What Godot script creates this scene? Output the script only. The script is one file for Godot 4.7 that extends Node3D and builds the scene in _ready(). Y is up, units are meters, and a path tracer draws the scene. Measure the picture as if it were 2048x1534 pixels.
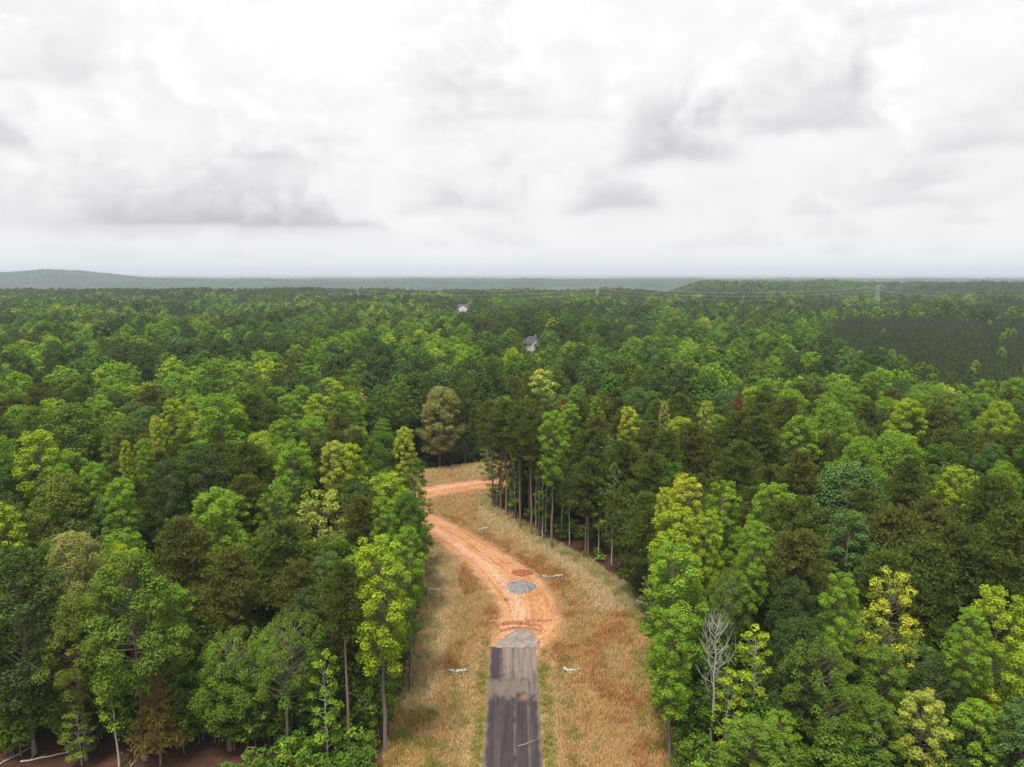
extends Node3D
# Aerial view over a wooded plain: a short paved road, a clay road that bends away, and forest to the horizon.
# Axes: x to the right, y up, -z ahead. "d" below is the distance ahead of the camera's foot (d = -z).

const EYE := 48.0
var rng := RandomNumberGenerator.new()
var n_big := FastNoiseLite.new()
var n_mid := FastNoiseLite.new()
var n_fine := FastNoiseLite.new()
var n_leaf := FastNoiseLite.new()
var n_puff := FastNoiseLite.new()
var names := {}
var label_seen := {}

# ---------------------------------------------------------------- set-up
func _ready() -> void:
	rng.seed = 20250
	setup_noise(n_big, 11, 1.0, 4)
	setup_noise(n_mid, 23, 1.0, 4)
	setup_noise(n_fine, 37, 1.0, 3)
	setup_noise(n_leaf, 41, 1.0, 2)
	setup_noise(n_puff, 53, 1.0, 5)
	n_puff.fractal_gain = 0.6

	var cam := Camera3D.new()
	cam.name = "camera"
	cam.fov = 56.02
	cam.near = 0.5
	cam.far = 40000.0
	cam.position = Vector3(0, EYE, 0)
	cam.rotation_degrees = Vector3(-8.5, 0, 0)
	add_child(cam)

	var env := Environment.new()
	env.background_mode = Environment.BG_SKY
	var sky := Sky.new()
	var pan := PanoramaSkyMaterial.new()
	pan.panorama = overcast_sky(2560)
	sky.sky_material = pan
	env.sky = sky
	env.tonemap_mode = Environment.TONE_MAPPER_LINEAR
	env.tonemap_exposure = 2.6
	env.fog_enabled = true
	env.fog_density = 0.00012
	env.fog_light_color = Color(0.88, 0.94, 1.0)
	env.sdfgi_enabled = true
	env.ssao_enabled = true
	env.ssil_enabled = true
	var we := WorldEnvironment.new()
	we.name = "world_environment"
	we.environment = env
	add_child(we)

	var sun := DirectionalLight3D.new()
	sun.name = "sun"
	sun.light_energy = 0.5
	sun.light_color = Color(1.0, 0.97, 0.91)
	sun.light_angular_distance = 14.0
	sun.shadow_enabled = true
	sun.rotation_degrees = Vector3(-68, -28, 0)
	add_child(sun)

	layout()
	make_materials()
	build_ground()
	build_roads()
	build_far_land()
	build_rocks_and_heaps()
	build_tree_kinds()
	build_forest()
	build_grass()
	build_undergrowth()
	build_houses()
	build_power_line()
	build_dead_wood()


func setup_noise(n: FastNoiseLite, s: int, f: float, octaves: int) -> void:
	n.seed = s
	n.noise_type = FastNoiseLite.TYPE_SIMPLEX_SMOOTH
	n.frequency = f
	n.fractal_octaves = octaves
	n.fractal_type = FastNoiseLite.FRACTAL_FBM


# ---------------------------------------------------------------- sky
# A closed deck of flat-based cumulus, the same all round: brighter overhead as overcast skies are.
func overcast_sky(w: int) -> ImageTexture:
	var h := w / 2
	var data := PackedFloat32Array()
	data.resize(w * h * 3)
	# clouds: azimuth, elevation of the flat base, half width, height, strength of the grey (degrees)
	var bases := [
		[-24.5, 3.9, 17.0, 6.6, 0.17], [-20.5, 3.9, 10.5, 2.0, 0.24], [-3.1, 5.5, 6.6, 4.0, 0.17], [7.5, 5.3, 4.4, 3.6, 0.22],
		[12.1, 9.0, 5.6, 5.4, 0.29], [21.5, 10.6, 6.0, 5.6, 0.24], [-36.0, 8.5, 5.0, 4.2, 0.20], [33.0, 8.4, 6.0, 3.4, 0.16],
		[27.6, 5.2, 3.8, 3.4, 0.15], [-0.2, 2.8, 3.0, 2.2, 0.10], [-2.4, 12.0, 6.0, 4.6, 0.11], [16.0, 2.3, 4.6, 1.7, 0.09],
		[22.3, 4.6, 2.8, 2.3, 0.10], [32.0, 3.7, 2.4, 1.7, 0.10], [-16.2, 8.4, 7.5, 7.0, 0.09], [-30.0, 1.9, 5.0, 1.3, 0.05], [-31.0, 13.0, 9.0, 6.0, 0.06],
	]
	var r := RandomNumberGenerator.new()
	r.seed = 77
	for k in 190:
		var az := r.randf_range(-180.0, 180.0)
		var at := 1.0 + 17.0 * pow(r.randf(), 1.5)
		var in_front := absf(az) < 40.0
		var half := (1.1 + at * 0.26) * r.randf_range(0.6, 1.5) * (1.0 if in_front else 1.7)
		bases.append([az, at, half, half * r.randf_range(0.5, 0.9), r.randf_range(0.02, 0.085) if in_front else r.randf_range(0.05, 0.20)])
	bases.sort_custom(func(p, q): return p[1] < q[1])
	var cols := []
	cols.resize(w)
	for i in w:
		var az := (float(i) + 0.5) / w * 360.0
		var near := []
		for b in bases:
			var da: float = wrapf(az - b[0], -180.0, 180.0)
			if absf(da) < b[2] * 1.6 + 0.6:
				near.append([da, b[1], b[2], b[3], b[4]])
		cols[i] = near
	for j in h:
		var el := 90.0 - (float(j) + 0.5) / h * 180.0
		if el < -1.0:
			for i in w:
				var o := (j * w + i) * 3
				data[o] = 0.09
				data[o + 1] = 0.11
				data[o + 2] = 0.08
			continue
		var er := deg_to_rad(maxf(el, 0.0))
		var sy := sin(er)
		var cy := cos(er)
		var reach := 1.0 / (sy + 0.16)
		var up := 0.352 * (1.0 + 0.46 * pow(sy, 0.85))   # overcast: brighter towards the zenith
		var stride := 1 if el < 34.0 else 4
		var lo := el * 0.9
		for i in range(0, w, stride):
			var az := (float(i) + 0.5) / w * TAU
			var ux := sin(az) * cy
			var uz := -cos(az) * cy
			var a := n_big.get_noise_2d(ux * reach * 0.5 + 7.0, uz * reach * 0.5)
			var warp := n_mid.get_noise_3d(ux * 9.0 + 30.0, el * 0.25, uz * 9.0)
			var f := n_mid.get_noise_3d(ux * 3.6 + 0.12 * warp, el * 0.078 + 0.10 * warp, uz * 3.6)   # cloud heaps seen side-on
			var g := n_puff.get_noise_3d(ux * 11.0 + f, el * 0.22 + 20.0 + 0.1 * warp, uz * 11.0)
			var heap_edge := smoothstep(-0.06, 0.16, f + 0.35 * g)                  # sunlit heaps before greyer ones
			var calm := smoothstep(0.5, 6.0, el)
			var tone := 0.985 - 0.05 * a - 0.065 * (1.0 - heap_edge) * calm - 0.04 * f * calm + 0.060 * g * (0.3 + 0.7 * calm)
			for b in cols[i]:
				var wx: float = (b[0] + b[2] * (0.34 * f + 0.26 * g + 0.10 * warp)) / b[2]
				var side: float = 1.0 - smoothstep(0.30, 1.05, absf(wx))
				if side <= 0.0:
					continue
				var over: float = (el - b[1] + b[3] * (0.16 * g + 0.16 * f + 0.12 * wx * wx) + 0.12 * warp) / b[3]
				var body: float
				if over < 0.0:
					body = exp(-over * over * 70.0)
				else:
					body = exp(-over * 1.9) * (1.0 - 1.5 * g * smoothstep(0.0, 0.5, over))
				tone -= 1.12 * b[4] * side * body
			tone = lerpf(tone, 0.965, 1.0 - smoothstep(-0.5, 1.6, el))
			tone = 0.985 + (tone - 0.97) * 0.80
			var lum := up * clampf(tone, 0.6, 1.05)
			var cool := clampf((1.0 - tone) * 0.2, 0.0, 0.05)
			for q in stride:
				var o := (j * w + i + q) * 3
				data[o] = lum * (1.0 - cool * 0.5)
				data[o + 1] = lum * (0.993 - cool * 0.4)
				data[o + 2] = lum * (0.998 + cool * 0.2)
	var im := Image.create_from_data(w, h, false, Image.FORMAT_RGBF, data.to_byte_array())
	return ImageTexture.create_from_image(im)


# ---------------------------------------------------------------- names and labels
func numbered(called: String) -> String:
	if not names.has(called):
		names[called] = 0
		return called
	names[called] += 1
	return "%s_%03d" % [called, names[called]]


func tag(o: Node, label: String, category := "", group := "", kind := "") -> void:
	o.set_meta("label", label)
	if category:
		o.set_meta("category", category)
	if group:
		o.set_meta("group", group)
	if kind:
		o.set_meta("kind", kind)


func thing(called: String, label: String, category: String, at := Vector3.ZERO, turn := 0.0, group := "") -> Node3D:
	var o := Node3D.new()
	o.name = numbered(called)
	add_child(o)
	o.position = at
	o.rotation.y = turn
	tag(o, label, category, group)
	return o


func part(called: String, m: Mesh, mat: Material, parent: Node3D) -> MeshInstance3D:
	var o := MeshInstance3D.new()
	o.name = called
	o.mesh = m
	if mat:
		o.material_override = mat
	parent.add_child(o, true)
	return o


func whole(called: String, m: Mesh, mat: Material) -> MeshInstance3D:
	var o := MeshInstance3D.new()
	o.name = numbered(called)
	o.mesh = m
	if mat:
		o.material_override = mat
	add_child(o)
	return o


func struct(called: String, m: Mesh, mat: Material, label: String) -> MeshInstance3D:
	var o := whole(called, m, mat)
	tag(o, label, "", "", "structure")
	return o


# ---------------------------------------------------------------- mesh buffers
class Buf:
	var v := PackedVector3Array()
	var c := PackedColorArray()
	var i := PackedInt32Array()

	func tri(a: Vector3, b: Vector3, d: Vector3, col: Color) -> void:
		var n := v.size()
		v.append(a); v.append(b); v.append(d)
		c.append(col); c.append(col); c.append(col)
		i.append(n); i.append(n + 1); i.append(n + 2)

	func quad(a: Vector3, b: Vector3, d: Vector3, e: Vector3, col: Color) -> void:
		var n := v.size()
		v.append(a); v.append(b); v.append(d); v.append(e)
		c.append(col); c.append(col); c.append(col); c.append(col)
		i.append(n); i.append(n + 1); i.append(n + 2)
		i.append(n); i.append(n + 2); i.append(n + 3)

	func box(lo: Vector3, hi: Vector3, col: Color) -> void:
		var p := [Vector3(lo.x, lo.y, lo.z), Vector3(hi.x, lo.y, lo.z), Vector3(hi.x, lo.y, hi.z), Vector3(lo.x, lo.y, hi.z),
			Vector3(lo.x, hi.y, lo.z), Vector3(hi.x, hi.y, lo.z), Vector3(hi.x, hi.y, hi.z), Vector3(lo.x, hi.y, hi.z)]
		for f in [[0, 1, 2, 3], [7, 6, 5, 4], [4, 5, 1, 0], [5, 6, 2, 1], [6, 7, 3, 2], [7, 4, 0, 3]]:
			quad(p[f[0]], p[f[1]], p[f[2]], p[f[3]], col)

	# a tapering tube through points with radii
	func tube(pts: PackedVector3Array, rad: PackedFloat32Array, sides: int, col: Color) -> void:
		var first := v.size()
		for k in pts.size():
			var dir := (pts[mini(k + 1, pts.size() - 1)] - pts[maxi(k - 1, 0)]).normalized()
			var s := dir.cross(Vector3(0.31, 0.17, 0.93)).normalized()
			var t := s.cross(dir)
			for a in sides:
				var w := TAU * a / sides
				v.append(pts[k] + (s * cos(w) + t * sin(w)) * rad[k])
				c.append(col)
		for k in pts.size() - 1:
			for a in sides:
				var p0 := first + k * sides + a
				var p1 := first + k * sides + (a + 1) % sides
				i.append(p0); i.append(p1); i.append(p1 + sides)
				i.append(p0); i.append(p1 + sides); i.append(p0 + sides)

	func mesh(smooth := false) -> ArrayMesh:
		var arr := []
		arr.resize(Mesh.ARRAY_MAX)
		arr[Mesh.ARRAY_VERTEX] = v
		arr[Mesh.ARRAY_COLOR] = c
		arr[Mesh.ARRAY_INDEX] = i
		var m := ArrayMesh.new()
		if smooth:
			var nn := PackedVector3Array()
			nn.resize(v.size())
			for k in i.size() / 3:
				var a := i[k * 3]
				var b := i[k * 3 + 1]
				var d := i[k * 3 + 2]
				var fn := (v[d] - v[a]).cross(v[b] - v[a])
				nn[a] += fn; nn[b] += fn; nn[d] += fn
			for k in nn.size():
				nn[k] = nn[k].normalized() if nn[k].length_squared() > 1e-12 else Vector3.UP
			arr[Mesh.ARRAY_NORMAL] = nn
		m.add_surface_from_arrays(Mesh.PRIMITIVE_TRIANGLES, arr)
		return m


func rnd_dir(r: RandomNumberGenerator) -> Vector3:
	var y := r.randf_range(-1.0, 1.0)
	var a := r.randf() * TAU
	var q := sqrt(1.0 - y * y)
	return Vector3(q * cos(a), y, q * sin(a))


# ---------------------------------------------------------------- layout of the clearing (x, d in metres)
var clear_poly: PackedVector2Array
var dirt_mid := []      # [x, d, half width]
const GX0 := -60.0
const GD0 := 36.0
const GS := 0.6
const GNX := 200
const GND := 260
var sd_clear := PackedFloat32Array()
var sd_dirt := PackedFloat32Array()


func layout() -> void:
	clear_poly = PackedVector2Array([
		Vector2(-11.8, 30), Vector2(-12.2, 65), Vector2(-12.3, 76), Vector2(-12.3, 87), Vector2(-13, 102), Vector2(-14.8, 115), Vector2(-19, 127), Vector2(-27, 136), Vector2(-33, 147),
		Vector2(-33, 158), Vector2(-28, 168), Vector2(-18, 174), Vector2(-7, 179), Vector2(8, 181), Vector2(25, 184), Vector2(58, 188), Vector2(58, 174),
		Vector2(40, 171.5), Vector2(25, 166.5), Vector2(8, 161), Vector2(-2, 157.5), Vector2(-5.8, 153.5), Vector2(-4.5, 147.5), Vector2(1.0, 138), Vector2(6.1, 128), Vector2(11.7, 118.5),
		Vector2(17.1, 108.2), Vector2(18.8, 98), Vector2(18.0, 87.4), Vector2(16.4, 74.3), Vector2(15.9, 65), Vector2(15.5, 30)])
	var ctrl := [[0.4, 86.2, 3.3], [0.8, 89.5, 3.6], [2.2, 93, 4.4], [2.5, 98, 4.3], [1.8, 103, 4.5], [0.2, 108, 4.7], [-3, 115, 4.2], [-6.8, 121.5, 3.9], [-11, 128.5, 3.6], [-16, 135.5, 3.4],
		[-19.8, 140.6, 3.3], [-22.2, 145.5, 3.4], [-22.4, 150.5, 3.6], [-20.0, 155.0, 3.8], [-15.0, 158.6, 3.9], [-6.3, 163.0, 3.9], [6, 166.8, 3.7], [25, 172, 3.5], [45, 176.5, 3.5], [58, 180, 3.5]]
	for k in ctrl.size() - 1:
		var a = ctrl[maxi(k - 1, 0)]
		var b = ctrl[k]
		var c = ctrl[k + 1]
		var e = ctrl[mini(k + 2, ctrl.size() - 1)]
		var seg := Vector2(b[0], b[1]).distance_to(Vector2(c[0], c[1]))
		var n := maxi(2, int(seg / 0.5))
		for s in n:
			var t := float(s) / n
			dirt_mid.append(Vector3(cubic_interpolate(b[0], c[0], a[0], e[0], t), cubic_interpolate(b[1], c[1], a[1], e[1], t), cubic_interpolate(b[2], c[2], a[2], e[2], t)))
	sd_clear.resize(GNX * GND)
	sd_dirt.resize(GNX * GND)
	var m := clear_poly.size()
	for j in GND:
		for i in GNX:
			var p := Vector2(GX0 + i * GS, GD0 + j * GS)
			var best := 1e9
			for k in m:
				var a := clear_poly[k]
				var ab := clear_poly[(k + 1) % m] - a
				var t := clampf((p - a).dot(ab) / ab.length_squared(), 0.0, 1.0)
				best = minf(best, (p - a - ab * t).length_squared())
			best = sqrt(best)
			sd_clear[j * GNX + i] = best if not Geometry2D.is_point_in_polygon(p, clear_poly) else -best
			var bd := 1e9
			for k in range(0, dirt_mid.size(), 3):
				var q: Vector3 = dirt_mid[k]
				bd = minf(bd, Vector2(q.x - p.x, q.y - p.y).length() - q.z)
			sd_dirt[j * GNX + i] = bd


func sample(field: PackedFloat32Array, x: float, d: float) -> float:
	var fx := (x - GX0) / GS
	var fd := (d - GD0) / GS
	if fx < 0.0 or fd < 0.0 or fx >= GNX - 1.001 or fd >= GND - 1.001:
		return 40.0
	var i := int(fx)
	var j := int(fd)
	var u := fx - i
	var w := fd - j
	var k := j * GNX + i
	return lerpf(lerpf(field[k], field[k + 1], u), lerpf(field[k + GNX], field[k + GNX + 1], u), w)


func road_dist(x: float, d: float) -> float:       # distance from the edge of the paved road
	return maxf(absf(x - 0.1) - 3.0, d - 88.0)


# height of the land
func land(x: float, d: float) -> float:
	var y := 0.0
	if x > GX0 and x < GX0 + GNX * GS and d > GD0 and d < GD0 + GND * GS:
		var c := sample(sd_clear, x, d)
		if c < 3.0:
			var inside := 1.0 - smoothstep(-2.0, 3.0, c)
			var e := minf(sample(sd_dirt, x, d), road_dist(x, d))
			var k := (e - 3.6) / 1.5
			y -= 0.5 * exp(-k * k) * inside                                        # roadside swales
			y += 0.22 * n_mid.get_noise_2d(x * 0.11, d * 0.11) * inside * smoothstep(0.3, 2.5, e)
			y += 1.1 * smoothstep(168.0, 177.0, d + x * -0.25) * inside * smoothstep(0.5, 4.0, e)
	var far := sqrt(x * x + d * d)
	var w := smoothstep(190.0, 420.0, far)
	if w > 0.0:
		var s := x / maxf(d, 1.0)
		y += w * 6.5 * n_big.get_noise_2d(x / 210.0, d / 210.0)
		y += 5.0 * exp(-pow((d - 1150.0) / 110.0, 2.0)) * (1.0 - smoothstep(150.0, 420.0, x))      # ridge with the dark pines
		var east := smoothstep(0.17, 0.27, s)
		y -= (26.0 + 34.0 * smoothstep(1500.0, 3200.0, d)) * smoothstep(1240.0, 1650.0, d) * (1.0 - smoothstep(3600.0, 4700.0, d)) * (1.0 - east)   # valley behind the ridge
		y -= 16.0 * smoothstep(1050.0, 1300.0, d) * (1.0 - smoothstep(1420.0, 1560.0, d)) * east
		y += (15.0 + 6.0 * n_big.get_noise_2d(x / 140.0, 3.0)) * smoothstep(1420.0, 1600.0, d) * (1.0 - smoothstep(1750.0, 2100.0, d)) * east   # low hill on the right
		y -= (20.0 + 30.0 * smoothstep(2000.0, 3200.0, d)) * smoothstep(1900.0, 2200.0, d) * (1.0 - smoothstep(3600.0, 4700.0, d)) * east
		y += (13.0 * n_mid.get_noise_2d(x / 1700.0 + 9.0, d / 800.0) + 15.0 * n_mid.get_noise_2d(x / 560.0, d / 380.0 + 5.0)) * smoothstep(3300.0, 4600.0, far)
		y += 7.0 * exp(-pow(Vector2(x - 10.0, d - 395.0).length() / 38.0, 2.0))                    # knoll of the near house
		var hx := (x + 3170.0) / (400.0 if x > -3170.0 else 520.0)
		var hd := (d - 5000.0) / 700.0
		y += 44.0 * exp(-hx * hx - hd * hd) + 26.0 * exp(-pow((x + 3160.0) / 760.0, 2.0) - hd * hd)
	return y


# ---------------------------------------------------------------- materials
var M := {}


func paint(c: Color, rough := 0.9, vc := true) -> StandardMaterial3D:
	var m := StandardMaterial3D.new()
	m.albedo_color = c.linear_to_srgb()
	m.roughness = rough
	m.metallic_specular = 0.25
	m.vertex_color_use_as_albedo = vc
	return m


func leafy(c: Color) -> StandardMaterial3D:
	var m := paint(c, 0.8)
	m.metallic_specular = 0.16
	m.backlight_enabled = true
	m.backlight = Color(0.36, 0.42, 0.12)
	m.cull_mode = BaseMaterial3D.CULL_DISABLED
	return m


func speckle(seed_: int, freq: float, lo: float, hi: float) -> NoiseTexture2D:
	var n := FastNoiseLite.new()
	n.seed = seed_
	n.frequency = freq
	n.fractal_octaves = 4
	var t := NoiseTexture2D.new()
	t.width = 512
	t.height = 512
	t.seamless = true
	t.noise = n
	var ramp := Gradient.new()
	ramp.set_color(0, Color(lo, lo, lo))
	ramp.set_color(1, Color(hi, hi, hi))
	t.color_ramp = ramp
	return t


func make_materials() -> void:
	M.ground = paint(Color(0.80, 0.80, 0.80), 0.95)
	M.ground.albedo_texture = speckle(3, 0.03, 0.62, 1.0)
	M.ground.uv1_triplanar = true
	M.ground.uv1_world_triplanar = true
	M.ground.uv1_scale = Vector3(0.21, 0.21, 0.21)
	M.dirt = paint(Color(0.80, 0.80, 0.80), 0.95)
	M.dirt.albedo_texture = speckle(5, 0.02, 0.74, 1.0)
	M.dirt.uv1_triplanar = true
	M.dirt.uv1_world_triplanar = true
	M.dirt.uv1_scale = Vector3(0.17, 0.17, 0.17)
	M.asphalt = paint(Color(0.80, 0.80, 0.80), 0.85)
	M.asphalt.albedo_texture = speckle(8, 0.09, 0.7, 1.0)
	M.asphalt.uv1_triplanar = true
	M.asphalt.uv1_world_triplanar = true
	M.asphalt.uv1_scale = Vector3(0.4, 0.4, 0.4)
	M.stone = paint(Color(0.85, 0.85, 0.85), 0.9)
	M.grass = paint(Color(1, 1, 1), 0.85)
	M.grass.backlight_enabled = true
	M.grass.backlight = Color(0.3, 0.3, 0.2)
	M.grass.cull_mode = BaseMaterial3D.CULL_DISABLED
	M.land = paint(Color(1, 1, 1), 1.0)
	var tones := {
		"yellow": Color(0.53, 0.60, 0.048), "spring": Color(0.47, 0.53, 0.080), "lime": Color(0.385, 0.52, 0.033), "fresh": Color(0.245, 0.415, 0.034),
		"mid": Color(0.165, 0.270, 0.032), "darkfresh": Color(0.115, 0.220, 0.024), "dark": Color(0.084, 0.140, 0.032), "bluegreen": Color(0.132, 0.240, 0.058),
		"lacy": Color(0.175, 0.295, 0.032), "olive": Color(0.20, 0.255, 0.038), "cream": Color(0.36, 0.365, 0.10), "pine": Color(0.130, 0.176, 0.029),
		"pinebrown": Color(0.165, 0.180, 0.035), "rust": Color(0.27, 0.21, 0.048), "deadorange": Color(0.29, 0.185, 0.06), "plantation": Color(0.118, 0.165, 0.062)}
	M.tone = {}
	for k in tones:
		M.tone[k] = leafy(tones[k])
	M.tone_color = tones
	M.any_leaf = leafy(Color(1, 1, 1))
	M.bark_grey = paint(Color(0.185, 0.155, 0.125), 0.95)
	M.bark_pine = paint(Color(0.24, 0.165, 0.12), 0.95)
	M.bark_pale = paint(Color(0.46, 0.42, 0.36), 0.95)
	M.bark_dead = paint(Color(0.45, 0.425, 0.385), 0.95)
	M.steel = paint(Color(0.40, 0.40, 0.41), 0.6)
	M.wire = paint(Color(0.5, 0.5, 0.5), 0.5)


# ---------------------------------------------------------------- ground and roads
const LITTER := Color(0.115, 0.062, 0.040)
const CLAY := Color(0.58, 0.30, 0.165)


func mixc(a: Color, b: Color, t: float) -> Color:
	return a.lerp(b, clampf(t, 0.0, 1.0))


func soil(x: float, d: float) -> Color:
	var f := n_mid.get_noise_2d(x * 0.16, d * 0.16)
	var g := n_fine.get_noise_2d(x * 0.7, d * 0.7)
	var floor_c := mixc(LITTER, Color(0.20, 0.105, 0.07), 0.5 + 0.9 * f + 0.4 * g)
	var open_c := mixc(Color(0.52, 0.31, 0.14), Color(0.58, 0.44, 0.23), 0.5 + 1.1 * f + 0.5 * g)
	open_c = mixc(open_c, CLAY, 0.75 - sample(sd_dirt, x, d) * 0.35 + g * 0.6)
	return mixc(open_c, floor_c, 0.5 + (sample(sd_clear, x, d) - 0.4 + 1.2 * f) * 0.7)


func grid_mesh(nx: int, nd: int, at: Callable, colour: Callable) -> ArrayMesh:
	var b := Buf.new()
	for j in nd:
		for i in nx:
			var p: Vector3 = at.call(i, j)
			b.v.append(p)
			b.c.append(colour.call(i, j, p))
	for j in nd - 1:
		for i in nx - 1:
			var k := j * nx + i
			b.i.append(k); b.i.append(k + nx); b.i.append(k + nx + 1)
			b.i.append(k); b.i.append(k + nx + 1); b.i.append(k + 1)
	return b.mesh(true)


func build_ground() -> void:
	var near_at := func(i: int, j: int) -> Vector3:
		var x := GX0 + i * GS
		var d := GD0 + j * GS
		return Vector3(x, land(x, d), -d)
	var near_col := func(_i: int, _j: int, p: Vector3) -> Color:
		return soil(p.x, -p.z)
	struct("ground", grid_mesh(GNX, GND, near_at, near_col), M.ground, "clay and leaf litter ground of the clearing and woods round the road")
	# the land all round, coarser with distance, dipping under the sheet above
	var rings := []
	var rr := 6.0
	while rr < 9500.0:
		rings.append(rr)
		rr *= 1.028 if rr > 150.0 else 1.07
	var far_at := func(i: int, j: int) -> Vector3:
		var a := TAU * i / 480.0
		var x: float = sin(a) * rings[j]
		var d: float = cos(a) * rings[j]
		var y := land(x, d)
		if x > GX0 - 14.0 and x < GX0 + GNX * GS + 14.0 and d > GD0 - 14.0 and d < GD0 + GND * GS + 14.0:
			y = -0.1
		if x > GX0 + 6.0 and x < GX0 + GNX * GS - 6.0 and d > GD0 + 6.0 and d < GD0 + GND * GS - 6.0:
			y = -1.6
		return Vector3(x, y, -d)
	var far_col := func(_i: int, j: int, p: Vector3) -> Color:
		var f := n_mid.get_noise_2d(p.x * 0.02, p.z * 0.02)
		var g := n_mid.get_noise_2d(p.x / 260.0 + 40.0, p.z / 130.0)
		var woods := mixc(Color(0.030, 0.058, 0.022), Color(0.085, 0.125, 0.04), 0.4 + 0.7 * f + 1.6 * g)
		return mixc(mixc(LITTER, Color(0.16, 0.095, 0.06), 0.5 + f), woods, smoothstep(900.0, 1500.0, rings[j]))
	struct("terrain", grid_mesh(481, rings.size(), far_at, far_col), M.land, "gently rolling land under the forest out to the horizon")


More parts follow.
